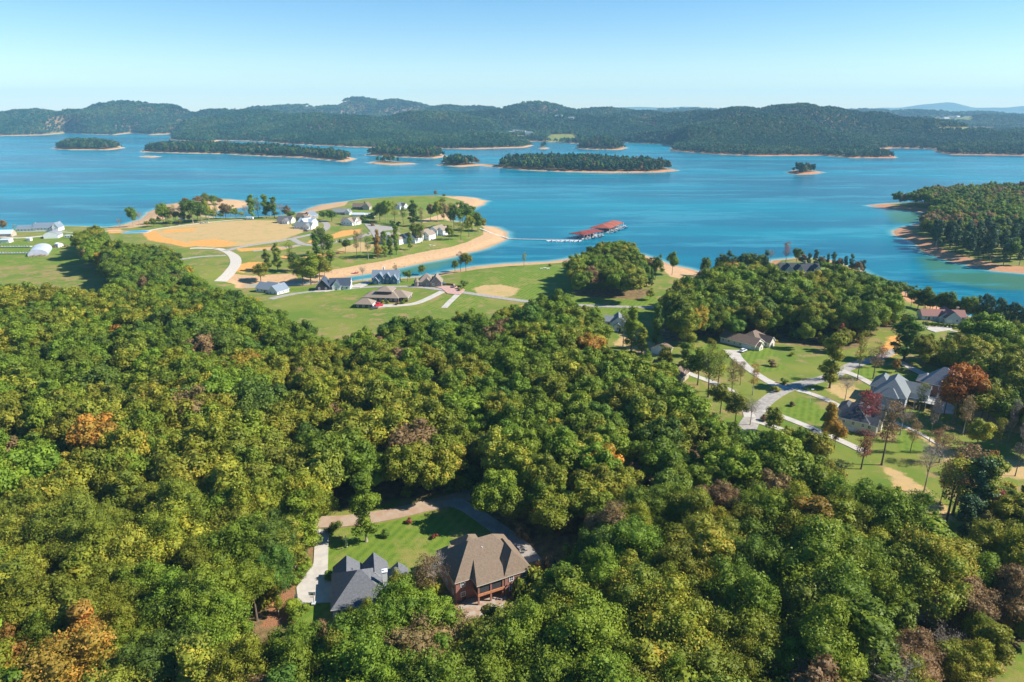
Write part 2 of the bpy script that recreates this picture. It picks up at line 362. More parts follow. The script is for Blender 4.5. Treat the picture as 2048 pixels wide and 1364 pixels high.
for q in [[(1095,274),(1110,268),(1150,268),(1160,279),(1120,283),(1090,282)], [(1010,272),(1060,270),(1066,276),(1020,278)], [(1870,254),(1990,255),(1990,262),(1880,261)], [(1860,238),(1945,234),(1950,242),(1870,244)], [(930,262),(975,261),(970,265),(935,266)]]:
    A['litter'] = np.where(far & inpoly(gx_, gy_, q), -20, A['litter'])
# meadow on the far side of the right peninsula stays grass
ground = tag(gridmesh('ground', X, Y, Z, nr, nc, A, mg), kind='structure')
ys = np.concatenate([np.linspace(-400, 200, 5), np.geomspace(300, 7000, 420), np.geomspace(8000, 16900, 8)])
half = np.maximum(500, ys*1.0+100)
X, Y, nr, nc = tilesheet(ys, half, 320); S = land(X, Y)
g = np.maximum(-sdf(X, Y, unp([(1780,425),(1850,418),(1880,440),(1830,452),(1785,440)]), 40)*0-60, 0*X)
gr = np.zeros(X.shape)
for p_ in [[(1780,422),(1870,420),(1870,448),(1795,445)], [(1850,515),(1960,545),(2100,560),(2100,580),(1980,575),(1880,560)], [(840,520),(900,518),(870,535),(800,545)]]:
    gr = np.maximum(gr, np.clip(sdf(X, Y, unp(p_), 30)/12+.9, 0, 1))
water = tag(gridmesh('lake_water', X, Y, 0*X, nr, nc, dict(shore=S, green=gr), mw), kind='structure')
# faint far mountains beyond the horizon's hills
def mountains(name, prof, D, depth, m):
    mb = MB(); pts = []
    for (x, y) in prof: pts.append(((x-CX)/F*D, H+(219-y)*D/F))
    for i in range(len(pts)-1):
        (xa, za), (xb, zb) = pts[i], pts[i+1]
        mb.face([(xa, D-depth, 0), (xb, D-depth, 0), (xb, D, zb), (xa, D, za)])
        mb.face([(xa, D, za), (xb, D, zb), (xb, D+depth, 0), (xa, D+depth, 0)])
    return tag(mb.build(name, m), kind='structure')
mm = noisy('mountain_forest', (.035,.07,.045), (.06,.10,.05), .002)
def prof(x0, x1, base, amp, seed, st=14):
    r = random.Random(seed); o = []; ph = [r.uniform(0, 6) for _ in range(4)]
    n = int((x1-x0)/st)
    for i in range(n+1):
        t = i/n; x = x0+(x1-x0)*t
        o.append((x, base-amp*min(1, 4*t, 4*(1-t))*(.6+.25*math.sin(x/57+ph[0])+.15*math.sin(x/23+ph[1])+.06*math.sin(x/11+ph[2]))))
    return o
mountains('mountains', prof(1620, 2500, 222, 17, 3), 15000, 1500, mm)
mountains('mountains', prof(880, 1520, 221, 8, 5), 14500, 1500, mm)
mountains('mountains', prof(-500, 300, 223, 6, 9), 15000, 1500, mm)
# ------------------------------------------------------------------ roads, drives, paths (draped sheets)
def densify(p, step):
    out = []
    for a, b in zip(p[:-1], p[1:]):
        a = np.array(a, float); b = np.array(b, float); n = max(1, int(np.linalg.norm(b-a)/step))
        for i in range(n): out.append(a+(b-a)*i/n)
    out.append(np.array(p[-1], float)); return out
def smoothline(p, it=2):
    p = [np.array(q, float) for q in p]
    for _ in range(it):
        o = [p[0]]
        for a, b in zip(p[:-1], p[1:]): o += [a*.75+b*.25, a*.25+b*.75]
        p = o+[p[-1]]
    return p
LIFT = [0.10]
def strip(name, px, w, m, kind='structure', lift=None, thick=.5, kerb=None):
    pts = densify(smoothline([at(*q)[:2] for q in px]), 2.0)
    ws = np.interp(np.linspace(0, 1, len(pts)), np.linspace(0, 1, len(w)), w) if isinstance(w, (list, tuple)) else np.full(len(pts), w)
    if lift is None: LIFT[0] += .006; lift = LIFT[0]
    P_ = np.array(pts); T = np.gradient(P_, axis=0); T /= np.linalg.norm(T, axis=1)[:, None]+1e-9
    Nn = np.stack([-T[:, 1], T[:, 0]], 1); mb = MB()
    cols = [-.5, -.17, .17, .5]
    V = [P_+Nn*(ws*c)[:, None] for c in cols]; Zs = [G(v[:, 0], v[:, 1])+lift for v in V]
    for i in range(len(P_)-1):
        for j in range(3):
            mb.face([(*V[j][i], Zs[j][i]), (*V[j+1][i], Zs[j+1][i]), (*V[j+1][i+1], Zs[j+1][i+1]), (*V[j][i+1], Zs[j][i+1])][::-1])
        for j, s in ((0, 1), (3, -1)):
            q = [(*V[j][i], Zs[j][i]), (*V[j][i+1], Zs[j][i+1]), (*V[j][i+1], Zs[j][i+1]-thick), (*V[j][i], Zs[j][i]-thick)]
            mb.face(q)
    return tag(mb.build(name, m), kind=kind)
def patch(name, px, m, lift=.16, kind='structure', z=None):
    w = [at(*q)[:2] for q in px]; w = [tuple(q) for q in densify(w+[w[0]], 3)[:-1]]
    mb = MB(); tr = tessellate_polygon([[Vector((a, b, 0)) for a, b in w]])
    V = [(a, b, gz(a, b)+lift) for a, b in w]
    mb.v = V+[(a, b, c_-.6) for a, b, c_ in V]; n = len(V)
    for t in tr:
        a, b, c_ = (Vector(V[i]) for i in t)
        mb.f.append(tuple(t) if (b-a).cross(c_-a).z > 0 else tuple(t[::-1])); mb.m.append(0)
    for i in range(n): mb.f.append((i, (i+1) % n, n+(i+1) % n, n+i)); mb.m.append(0)
    return tag(mb.build(name, m), kind=kind)
m_asph = noisy('asphalt', (.27,.245,.215), (.37,.335,.29), .7); m_asph2 = noisy('worn_asphalt', (.36,.31,.26), (.26,.23,.20), .3)
m_conc = noisy('pale_concrete', (.50,.455,.39), (.42,.38,.33), .35); m_brickp = noisy('brick_paving', (.42,.24,.19), (.52,.33,.27), .8)
m_tan = noisy('tan_road', (.34,.22,.14), (.38,.29,.21), .25); m_grav = noisy('gravel', (.55,.50,.42), (.45,.40,.33), 1.2)
for px, w, m, nm in [
 ([(440,563),(460,545),(473,528),(470,512),(448,500),(432,497)], [9,9,9,9,7,6], m_grav, 'road'),
 ([(448,502),(490,492),(560,482),(600,474),(640,465),(656,455),(652,445),(640,442)], 7, m_asph, 'road'),
 ([(584,477),(600,487),(618,491),(645,489),(690,480),(730,472),(745,464)], 7, m_asph, 'road'),
 ([(600,490),(560,497),(506,502)], 6, m_asph, 'road'), ([(452,511),(400,513),(360,519)], 5, m_asph, 'road'),
 ([(428,497),(395,496),(380,497)], 6, m_grav, 'road'), ([(290,466),(300,459),(410,445),(500,438)], 4, m_grav, 'path'),
 ([(540,598),(600,585),(680,578),(750,573),(830,573),(880,579),(920,584),(980,593),(1060,604),(1100,608),(1210,613),(1340,616)], 5.5, m_asph, 'road'),
 ([(757,612),(800,611),(830,608),(855,598),(885,583)], [9,5,5,5,5], m_conc, 'driveway'), ([(888,616),(898,605),(908,596),(918,586)], 4, m_conc, 'driveway'),
 ([(1485,870),(1500,845),(1513,822),(1540,795),(1580,774),(1620,764),(1660,755),(1700,732),(1735,722),(1770,712),(1790,700)], [8,7,6,6,6,6,6,6,6,5,4], m_asph, 'road'),
 ([(1462,700),(1472,716),(1500,740),(1530,760),(1568,778)], [9,6,4.5,4.5,6], m_conc, 'driveway'),
 ([(1360,740),(1400,756),(1440,770),(1470,787),(1490,810),(1500,835)], [3.6,3.6,3.6,4,4,5], m_conc, 'driveway'),
 ([(1596,780),(1620,787),(1660,802),(1695,822),(1720,840)], [5,3.3,3.3,3.3,4], m_conc, 'driveway'),
 ([(1532,820),(1560,832),(1600,847),(1650,868),(1700,890),(1730,905)], [6,3.6,3.6,3.6,3.6,4], m_conc, 'driveway'),
 ([(1505,840),(1530,848),(1560,858),(1590,872)], [5,3.5,3.5,4], m_conc, 'driveway'),
 ([(1682,742),(1710,750),(1750,772),(1775,785)], [6,4,4,5], m_conc, 'driveway'), ([(1795,722),(1820,735),(1855,752)], [5,4.5,5], m_conc, 'driveway'),
 ([(1845,652),(1880,657),(1915,664)], 2, m_conc, 'path'), ([(1790,845),(1820,858),(1850,873),(1880,892)], 1.6, m_grav, 'path'),
 ([(-40,468),(20,477),(60,475),(85,472)], 5, m_grav, 'driveway'), ([(110,463),(150,466),(215,462),(255,463)], 3, m_grav, 'path'),
 ([(1060,603),(1085,606),(1095,612)], 6, m_conc, 'driveway'),
 ([(560,1050),(630,1045),(700,1043),(780,1030),(850,1013),(905,1000),(950,985),(1020,978)], 6.2, m_tan, 'road'),
 ([(895,1002),(930,1012),(965,1036),(1005,1064),(1042,1092),(1064,1125)], [6,5,5,5,5.5,6], m_asph2, 'driveway'),
]: strip(nm, px, w, m)
patch('parking_lot', [(728,448),(745,449),(790,455),(800,459),(765,462),(760,478),(748,476),(740,462)], m_asph, .35)
patch('driveway', [(868,573),(915,573),(930,580),(920,590),(895,588),(885,579)], m_brickp, .4)
patch('driveway', [(695,574),(735,562),(745,566),(720,576)], m_conc, .42)
patch('driveway', [(640,577),(695,572),(700,576),(650,584),(625,585)], m_conc, .38)
patch('driveway', [(631,1060),(658,1058),(655,1150),(666,1168),(668,1206),(596,1208),(593,1176),(627,1128)], m_conc, .22)
patch('patio', [(940,1190),(1010,1178),(1015,1195),(1000,1225),(935,1240),(915,1215)], noisy('patio_stone', (.38,.33,.27), (.32,.2,.12), .5), .22)
patch('driveway', [(1858,655),(1900,652),(1905,660),(1870,665),(1840,655)], m_conc, .3)
patch('patio', [(1860,800),(1905,798),(1915,830),(1870,825)], m_conc, .3)
# ------------------------------------------------------------------ vegetation prototypes
def leafmat(name, a, b, c_=None, trans=.34):
    m = mat(name, a, .55, .22); N, L, P = nodes(m)
    t = attr(N, 'tone'); oi = N.new('ShaderNodeObjectInfo').outputs['Random']
    c = mixc(N, L, t, a, b)
    if c_: c = mixc(N, L, ramp(N, L, mth(N, L, 'ADD', t, mth(N, L, 'MULTIPLY', oi, .25)), .72, 1.05), c, c_)
    h = N.new('ShaderNodeHueSaturation'); L.new(c, h.inputs['Color'])
    L.new(mth(N, L, 'ADD', mth(N, L, 'MULTIPLY', oi, .45), .78), h.inputs['Value'])
    fr = mth(N, L, 'FRACT', mth(N, L, 'MULTIPLY', oi, 7.31)); L.new(mth(N, L, 'ADD', mth(N, L, 'MULTIPLY', fr, .03), .485), h.inputs['Hue'])
    L.new(h.outputs[0], P.inputs['Base Color'])
    tr = N.new('ShaderNodeBsdfTranslucent'); L.new(h.outputs[0], tr.inputs[0]); mx = N.new('ShaderNodeMixShader'); mx.inputs[0].default_value = trans
    L.new(P.outputs[0], mx.inputs[1]); L.new(tr.outputs[0], mx.inputs[2]); L.new(mx.outputs[0], N['Material Output'].inputs[0]); return m
PAL = {
 'green': leafmat('green_leaves', (0.099,0.158,0.013), (0.255,0.326,0.026)),
 'dark': leafmat('dark_green_leaves', (0.065,0.120,0.016), (0.178,0.259,0.030)),
 'olive': leafmat('olive_leaves', (0.145,0.164,0.015), (0.321,0.334,0.027), (0.416,0.328,0.038)),
 'lime': leafmat('yellow_green_leaves', (0.134,0.166,0.019), (0.317,0.333,0.032), (0.403,0.363,0.040)),
 'yellow': leafmat('yellow_leaves', (0.264,0.204,0.024), (0.600,0.444,0.042), (0.600,0.300,0.036)),
 'orange': leafmat('orange_leaves', (0.216,0.144,0.024), (0.456,0.252,0.042), (0.504,0.204,0.036)),
 'brown': leafmat('brown_leaves', (0.168,0.114,0.048), (0.336,0.222,0.090)),
 'red': leafmat('crimson_leaves', (0.180,0.042,0.036), (0.408,0.090,0.066), (0.408,0.168,0.060)),
 'pine': leafmat('pine_needles', (0.034,0.078,0.031), (0.078,0.140,0.047), None, .12),
 'grey': leafmat('bare_twigs', (.20,.16,.12), (.32,.26,.20), None, .05),
}
PAL['flame'] = leafmat('flame_orange_leaves', (.30,.10,.02), (.55,.20,.03), (.50,.10,.03))
PALTXT = dict(green='mid-green', dark='dark green', olive='olive', lime='yellow-green', yellow='golden yellow', orange='orange', brown='rusty brown', red='crimson', pine='dark needled', grey='leafless grey')
m_bark = noisy('bark', (.10,.075,.055), (.17,.13,.10), 3); m_pale = noisy('pale_bark', (.42,.36,.29), (.26,.21,.16), 2)
def leafmesh(name, P_, Nrm, size, tone, rng, aspect=.75):
    n = len(P_); a = rng.normal(size=(n, 3)); u = np.cross(Nrm, a); u /= np.linalg.norm(u, axis=1)[:, None]+1e-9
    w = np.cross(Nrm, u); s = (size*rng.uniform(.6, 1.25, n))[:, None]; u = u*s; w = w*s*aspect; k = Nrm*s*.18
    V = np.stack([P_-u*.5-k, P_-w*.5+k*.4, P_+u*.5-k, P_+w*.5+k*.4], 1).reshape(-1, 3)
    return V, np.arange(4*n).reshape(n, 4), np.repeat(tone, 4)
ICO = None
def ico():
    global ICO
    if ICO is None:
        bm = bmesh.new(); bmesh.ops.create_icosphere(bm, subdivisions=1, radius=1)
        bm.verts.ensure_lookup_table(); ICO = (np.array([v.co[:] for v in bm.verts]), np.array([[v.index for v in f.verts] for f in bm.faces])); bm.free()
    return ICO
def crown(name, seed, rx, rz, zc, nblob, nleaf, size, core=.72, rb=(.26, .42), shape='round', jit=.75, low=-.75, leafspread=.16):
    """a crown of many leaf clusters round leafy boughs; returns a mesh with a per-vertex 'tone'"""
    rng = np.random.default_rng(seed); C = []; Rr = []
    for i in range(nblob):
        d = rng.normal(size=3); d /= np.linalg.norm(d)
        if d[2] < low: d[2] *= -.5
        r = rng.uniform(.35, .86)
        if shape == 'cone':
            t = rng.uniform(0, 1)**.8; a = rng.uniform(0, 6.28); q = (1-t)*rng.uniform(.5, .8)
            c_ = np.array([q*math.cos(a)*rx, q*math.sin(a)*rx, (t*2-1)*rz])
        elif shape == 'column':
            t = rng.uniform(-1, 1); a = rng.uniform(0, 6.28); q = rng.uniform(.2, .75)*(1-.35*abs(t)**3)*(.8+.3*math.sin(t*6+seed))
            c_ = np.array([q*math.cos(a)*rx, q*math.sin(a)*rx, t*rz])
        elif shape == 'flat':
            c_ = d*np.array([rx, rx, rz])*rng.uniform(.4, .95); c_[2] = rz*rng.uniform(-.9, .8)
        else:
            az = math.atan2(d[1], d[0]); c_ = d*np.array([rx, rx, rz])*r*(1+.20*math.sin(2*az+seed)+.14*math.sin(3*az+seed*1.7)); c_[2] += rz*.12*math.sin(az+seed*2.3)
        C.append(c_); Rr.append(rx*rng.uniform(*rb))
    C = np.array(C); Rr = np.array(Rr); Rr *= (1-.25*np.clip(C[:, 2]/rz, 0, 1)) if shape != 'flat' else 1
    b = rng.choice(nblob, size=nleaf*3, p=Rr**2/np.sum(Rr**2)); d = rng.normal(size=(len(b), 3)); d /= np.linalg.norm(d, axis=1)[:, None]
    P_ = C[b]+d*(Rr[b]*(1-leafspread+2*leafspread*rng.random(len(b))))[:, None]*np.array([1, 1, .85])
    dist = np.linalg.norm(P_[:, None]-C[None], axis=2)/Rr[None]; dist[np.arange(len(b)), b] = 9
    keep = dist.min(1) > .86; P_, d, b = P_[keep][:nleaf], d[keep][:nleaf], b[keep][:nleaf]
    N_ = d+rng.normal(size=d.shape)*jit*.6+np.array([0, 0, .25]); N_ /= np.linalg.norm(N_, axis=1)[:, None]
    bt = rng.random(nblob); tone = np.clip(.55*bt[b]+.45*rng.random(len(b)), 0, 1)
    V, Q, T = leafmesh(name, P_, N_, size, tone, rng)
    V[:, 2] += zc
    me = bpy.data.meshes.new(name)
    if core > 0:  # solid lumps added inside the foliage to block light and darken the gaps
        iv, jf = ico(); cv = []; cf = []; ct = []
        for i in range(nblob):
            w = iv*(Rr[i]*core)*(1+.22*rng.normal(size=(len(iv), 1)))*np.array([1, 1, .85])+C[i]; w[:, 2] += zc
            cf.append(jf+len(V)+len(iv)*i); cv.append(w); ct.append(np.full(len(iv), bt[i]*.55+.2))
        cv = np.concatenate(cv); cf = np.concatenate(cf); V = np.concatenate([V, cv]); T = np.concatenate([T]+ct)
    else: cf = np.zeros((0, 3), int)
    me.vertices.add(len(V)); me.vertices.foreach_set('co', V.astype('f').ravel())
    nl = Q.size+cf.size; me.loops.add(nl); me.loops.foreach_set('vertex_index', np.concatenate([Q.ravel(), cf.ravel()]).astype('i'))
    me.polygons.add(len(Q)+len(cf))
    me.polygons.foreach_set('loop_start', np.concatenate([np.arange(len(Q))*4, Q.size+np.arange(len(cf))*3]).astype('i'))
    a = me.attributes.new('tone', 'FLOAT', 'POINT'); a.data.foreach_set('value', T.astype('f'))
    me.update(calc_edges=True); return me
def limbs(name, seed, h, r0, zc, rx, rz, n=7, mat_=None, twig=0, lean=0):
    rng = random.Random(seed); mb = MB(); top = zc+rz*.45
    P0 = [(lean*t*t*2, 0, t*top) for t in (0, .04, .3, .6, 1)]
    P0 = [(x+rng.uniform(-.12, .12)*(i > 1), y+rng.uniform(-.12, .12)*(i > 1), z) for i, (x, y, z) in enumerate(P0)]
    mb.tube(P0, [r0*1.5, r0, r0*.8, r0*.55, r0*.15], 8)
    for i in range(n):
        t = rng.uniform(.42, .92); b = Vector((lean*t*t*2, 0, t*top)); a = i*2.4+rng.uniform(-.4, .4)
        e = Vector((math.cos(a)*rx*rng.uniform(.5, .85), math.sin(a)*rx*rng.uniform(.5, .85), zc+rz*rng.uniform(-.1, .75)))
        e.z = max(e.z, b.z+.5); mid = b.lerp(e, .5)+Vector((0, 0, -.08*(e-b).length))
        rr = r0*.45*(1-t*.5); mb.tube([b, mid, e], [rr, rr*.6, rr*.15], 5)
        for k in range(twig):
            s = rng.uniform(.3, 1); q = (b.lerp(mid, s*2) if s < .5 else mid.lerp(e, s*2-1))
            v = Vector((rng.gauss(0, 1), rng.gauss(0, 1), rng.uniform(.1, 1.4))).normalized()*rx*rng.uniform(.2, .5)
            m2 = q+v*.5+Vector((rng.gauss(0, .12), rng.gauss(0, .12), 0)); mb.tube([q, m2, q+v], [rr*.4, rr*.28, rr*.08], 3)
            for _ in range(3):
                w = Vector((rng.gauss(0, 1), rng.gauss(0, 1), rng.uniform(0, 1.3))).normalized()*rx*.2
                s0 = q+v*rng.uniform(.4, 1); mb.tube([s0, s0+w], [rr*.2, rr*.06], 3)
    return mb.mesh(name)
CR = {}; TR = {}
def kind(k, n, cf, tf): CR[k] = [cf(i) for i in range(n)]; TR[k] = [tf(i) for i in range(n)]
kind('broad', 9, lambda i: crown('crown', 100+i, 5.6+.5*(i % 3), 6.0+.5*(i % 2), 12.5, 70, 9000, .36, rb=(.18, .38), leafspread=.30, core=.62, jit=1.0), lambda i: limbs('trunk', i, 20, .32, 12.5, 5.6, 6, 6))
kind('mid', 6, lambda i: crown('crown', 200+i, 5.6+.5*(i % 3), 7.2+.5*(i % 2), 11.2, 40, 2400, .7, leafspread=.26, core=.66), lambda i: limbs('trunk', 20+i, 20, .3, 12.5, 5.6, 6, 5))
kind('narrow', 4, lambda i: crown('crown', 300+i, 3.6, 9.0, 12.8, 40, 3600, .45, shape='column', rb=(.3, .5)), lambda i: limbs('trunk', 30+i, 22, .3, 12.8, 3.6, 9, 8))
kind('sparse', 4, lambda i: crown('crown', 400+i, 4.0, 6.0, 14.5, 26, 1500, .42, core=0, rb=(.22, .4), shape='column', leafspread=.4), lambda i: limbs('trunk', 40+i, 21, .24, 14.5, 4.0, 6, 9, twig=5, lean=(i-1.5)*.5))
kind('pine', 4, lambda i: crown('crown', 500+i, 3.2, 7.0, 12.6, 34, 2200, .55, shape='column', rb=(.28, .5), core=.5), lambda i: limbs('trunk', 50+i, 20, .24, 14.5, 3.3, 5.2, 9))
kind('small', 3, lambda i: crown('crown', 600+i, 3.9, 4.2, 6.2, 24, 1100, .55, core=.6), lambda i: limbs('trunk', 60+i, 10, .2, 6.2, 3.9, 4.2, 5))
kind('cone', 2, lambda i: crown('crown', 650+i, 2.2, 4.6, 5.2, 30, 1300, .4, shape='cone', rb=(.25, .42)), lambda i: limbs('trunk', 65+i, 9, .16, 5, 1, 4.5, 2))
kind('shrub', 3, lambda i: crown('crown', 700+i, 1.1, .9, .95, 14, 600, .16, rb=(.4, .6)), lambda i: limbs('stem', 70+i, 1, .05, .9, .8, .5, 4))
kind('bare', 3, lambda i: crown('crown', 800+i, 4.2, 4.8, 9.3, 26, 750, .24, core=0, leafspread=.5), lambda i: limbs('trunk', 80+i, 14, .24, 9.5, 4.4, 5.0, 15, twig=14))
HK = dict(broad=19, mid=19, narrow=22, sparse=21, pine=20.5, small=10.5, cone=10, shrub=1.9, bare=14.5)
NM = dict(broad='broadleaf_tree', mid='broadleaf_tree', narrow='broadleaf_tree', sparse='broadleaf_tree', pine='pine_tree', small='small_tree', cone='conifer', shrub='shrub', bare='bare_tree')
def vtree(k, x, y, h, pal, label, group=None, wid=1.0, cat=None, rz=None, z=None, name=None):
    z = gz(x, y) if z is None else z; i = random.randrange(len(CR[k])); s = h/HK[k]
    e = empty(name or NM[k], (x, y, z-.05*s), random.uniform(0, 6.28) if rz is None else rz, label, cat or ('shrub' if k == 'shrub' else 'tree'), group)
    e.scale = (s*wid, s*wid, s)
    cme = CR[k][i]; c_ = bpy.data.objects.new('crown', cme); COL.objects.link(c_); c_.parent = e
    if not cme.materials: cme.materials.append(None)
    c_.material_slots[0].link = 'OBJECT'; c_.material_slots[0].material = PAL[pal]
    tme = TR[k][i]
    if not tme.materials: tme.materials.append(None)
    t = bpy.data.objects.new('trunk' if k != 'shrub' else 'stem', tme); COL.objects.link(t); t.parent = e
    t.material_slots[0].link = 'OBJECT'; t.material_slots[0].material = m_pale if k in ('bare',) or random.random() < .2 else m_bark
    return e
# ------------------------------------------------------------------ scattered woods as single 'stuff' objects
def protos(cname, meshes, pals):
    c_ = bpy.data.collections.new(cname); n = 0
    for p_ in pals:
        for me in meshes:
            m2 = me.copy(); m2.materials.clear(); m2.materials.append(PAL[p_])
            c_.objects.link(bpy.data.objects.new(f'{cname}_crown.{n:03d}', m2)); n += 1
    return c_
def scatter(name, pts, rot, scl, idx, coll, label, cat):
    me = bpy.data.meshes.new(name); n = len(pts); me.vertices.add(n); me.vertices.foreach_set('co', np.asarray(pts, 'f').ravel())
    for k, t, v in (('rot', 'FLOAT_VECTOR', rot), ('scl', 'FLOAT_VECTOR', scl), ('idx', 'INT', idx)):
        a = me.attributes.new(k, t, 'POINT')
        a.data.foreach_set('vector' if t != 'INT' else 'value', np.asarray(v, 'f' if t != 'INT' else 'i').ravel())
    o = link(name, me); g = bpy.data.node_groups.new(name, 'GeometryNodeTree')
    g.interface.new_socket('Geometry', in_out='INPUT', socket_type='NodeSocketGeometry'); g.interface.new_socket('Geometry', in_out='OUTPUT', socket_type='NodeSocketGeometry')
    N, L = g.nodes, g.links; gi = N.new('NodeGroupInput'); go = N.new('NodeGroupOutput'); ip = N.new('GeometryNodeInstanceOnPoints'); ci = N.new('GeometryNodeCollectionInfo')
    ci.inputs['Collection'].default_value = coll; ci.inputs['Separate Children'].default_value = True; ci.inputs['Reset Children'].default_value = True
    def na(nm, ty):
        q = N.new('GeometryNodeInputNamedAttribute'); q.data_type = ty; q.inputs['Name'].default_value = nm; return q.outputs[0]
    er = N.new('FunctionNodeEulerToRotation'); L.new(na('rot', 'FLOAT_VECTOR'), er.inputs[0])
    ip.inputs['Pick Instance'].default_value = True
    L.new(gi.outputs[0], ip.inputs['Points']); L.new(ci.outputs[0], ip.inputs['Instance']); L.new(na('idx', 'INT'), ip.inputs['Instance Index'])
    L.new(er.outputs[0], ip.inputs['Rotation']); L.new(na('scl', 'FLOAT_VECTOR'), ip.inputs['Scale']); L.new(ip.outputs[0], go.inputs[0])
    md = o.modifiers.new('scatter', 'NODES'); md.node_group = g
    return tag(o, label, cat, None, 'stuff')
PAL['fardark'] = leafmat('far_dark_leaves', (0.005,0.043,0.022), (0.025,0.106,0.045), None, .1); PAL['fargreen'] = leafmat('far_green_leaves', (0.015,0.075,0.033), (0.062,0.169,0.057), None, .1)  # red is cut from the far leaf colours, painting some haze blue into them
PAL['farolive'] = leafmat('far_olive_leaves', (0.056,0.106,0.033), (0.144,0.194,0.056), None, .1)
# far woods: small crowns on the islands, coarser ones on the hills
isl_m = [crown('crown', 900+i, 5.2, 7.6, 8.6, 20, 420, 1.4, core=.8) for i in range(4)]
hil_m = [crown('crown', 950+i, 5.2, 6.5, 7.5, 9, 70, 2.6, core=.9) for i in range(3)]
c_isl = protos('island', isl_m, ['dark', 'fargreen', 'fardark', 'farolive', 'brown']); c_hil = protos('hill', hil_m, ['fardark', 'fargreen', 'fardark', 'farolive'])
def grid_pts(x0, x1, y0, y1, s, jit=.45):
    xs = np.arange(x0, x1, s); yy = np.arange(y0, y1, s); X_, Y_ = np.meshgrid(xs, yy)
    X_ = X_+(np.arange(len(yy)) % 2)[:, None]*s*.5
    return (X_+RNG.uniform(-jit, jit, X_.shape)*s).ravel(), (Y_+RNG.uniform(-jit, jit, Y_.shape)*s).ravel()
PX, PY, SDL = [], [], []
for k_, p_ in enumerate(ISL[1:]):
    if k_ == 2: continue
    x_, y_ = grid_pts(p_[:, 0].min(), p_[:, 0].max(), p_[:, 1].min(), p_[:, 1].max(), 8.5)
    s_ = sdf(x_, y_, p_); lim = {4: 24, 8: 14}.get(k_, 14); kk = s_ > lim
    kk |= (s_ > 7) & (RNG.random(len(x_)) < .12)
    if k_ == 4: kk &= (x_ < -505*1) | True; kk &= RNG.random(len(x_)) < .35
    if k_ == 5: px_, _, _ = proj(x_, y_, 5); kk &= ~((px_ > 958) & (px_ < 1000))
    PX.append(x_[kk]); PY.append(y_[kk]); SDL.append(s_[kk])
SD = np.concatenate(SDL); x_ = np.concatenate(PX); y_ = np.concatenate(PY); n = len(x_)
hh = RNG.uniform(.75, 1.25, n)*(1+.15*wav(x_, y_, 30))*(.55+.45*sm(SD/15)); rot = np.zeros((n, 3)); rot[:, 2] = RNG.uniform(0, 6.28, n)
pi_ = RNG.choice([0,0,0,1,1,2,2,3,3,4], n); pi_ = np.where(RNG.random(n) < .5, pi_, 2)
scatter('island_woodland', np.stack([x_, y_, G(x_, y_)-.3], 1), rot, np.stack([hh, hh, hh*RNG.uniform(.85, 1.15, n)], 1), pi_*4+RNG.integers(0, 4, n), c_isl,
        'dark evergreen and oak woodland covering the low islands out in the lake', 'woodland')
PX, PY, PS = [], [], []
for y0, y1, s_ in ((1900, 2700, 9.5), (2700, 3500, 11.5), (3500, 4400, 15), (4400, 5600, 21), (5600, 7400, 32)):
    x_, y_ = grid_pts(-.82*y1, .82*y1, y0, y1, s_); kk = np.abs(x_) < .82*y_; x_, y_ = x_[kk], y_[kk]
    sd = sdf(x_, y_, FAR[0]); kk = sd > 10; x_, y_ = x_[kk], y_[kk]
    # open fields among the woods
    ppx, ppy, _ = proj(x_, y_, G(x_, y_)); kk = np.ones(len(x_), bool)
    for q in [[(1095,274),(1110,268),(1150,268),(1160,279),(1120,283),(1090,282)], [(1010,272),(1060,270),(1066,276),(1020,278)], [(1870,254),(1990,255),(1990,262),(1880,261)], [(1860,238),(1945,234),(1950,242),(1870,244)],
              [(590,219),(640,210),(700,203),(706,212),(640,217)], [(930,262),(975,261),(970,265),(935,266)], [(1245,243),(1325,246),(1320,250),(1290,250)], [(345,244),(385,244),(380,247),(350,247)]]:
        kk &= ~inpoly(ppx, ppy, q)
    PX.append(x_[kk]); PY.append(y_[kk]); PS.append(np.full(kk.sum(), s_/9.5))
x_ = np.concatenate(PX); y_ = np.concatenate(PY); sc_ = np.concatenate(PS); n = len(x_)
sc_ = sc_*RNG.uniform(.7, 1.4, n); rot = np.zeros((n, 3)); rot[:, 2] = RNG.uniform(0, 6.28, n)
v = wav(x_, y_, 130, 4)*1.1+.25+RNG.normal(0, .55, n); pi_ = np.select([v < -.5, v < .25, v < .9], [2, 0, 1], 3)
scatter('hillside_forest', np.stack([x_, y_, G(x_, y_)-1], 1), rot, np.stack([sc_, sc_, sc_**.6], 1), pi_*3+RNG.integers(0, 3, n), c_hil,
        'continuous forest covering the blue-green hills beyond the lake', 'forest')
print('hill trees', n)

bm = bmesh.new(); bmesh.ops.create_icosphere(bm, subdivisions=1, radius=1)
rk = bpy.data.meshes.new('rock')
for v_ in bm.verts: v_.co *= random.uniform(.7, 1.15); v_.co.z *= .6
bm.to_mesh(rk); bm.free(); rk.materials.append(noisy('pale_rock', (.52,.40,.28), (.36,.24,.16), .7))
c_rk = bpy.data.collections.new('rocks'); c_rk.objects.link(bpy.data.objects.new('rock_shape', rk))
PX, PY = [], []
for p_ in ISL[1:]+[ISL[0]]:
    x_, y_ = grid_pts(p_[:, 0].min(), p_[:, 0].max(), p_[:, 1].min(), min(p_[:, 1].max(), 2600), 4.0, .5); s_ = sdf(x_, y_, p_)
    kk = (s_ > .5) & (s_ < 7) & (RNG.random(len(x_)) < .35); PX.append(x_[kk]); PY.append(y_[kk])
x_, y_ = grid_pts(-420, 330, 480, 1060, 4.0, .5); s_ = sdf(x_, y_, MAIN); kk = (s_ > 1) & (s_ < 14) & (RNG.random(len(x_)) < .10); PX.append(x_[kk]); PY.append(y_[kk])
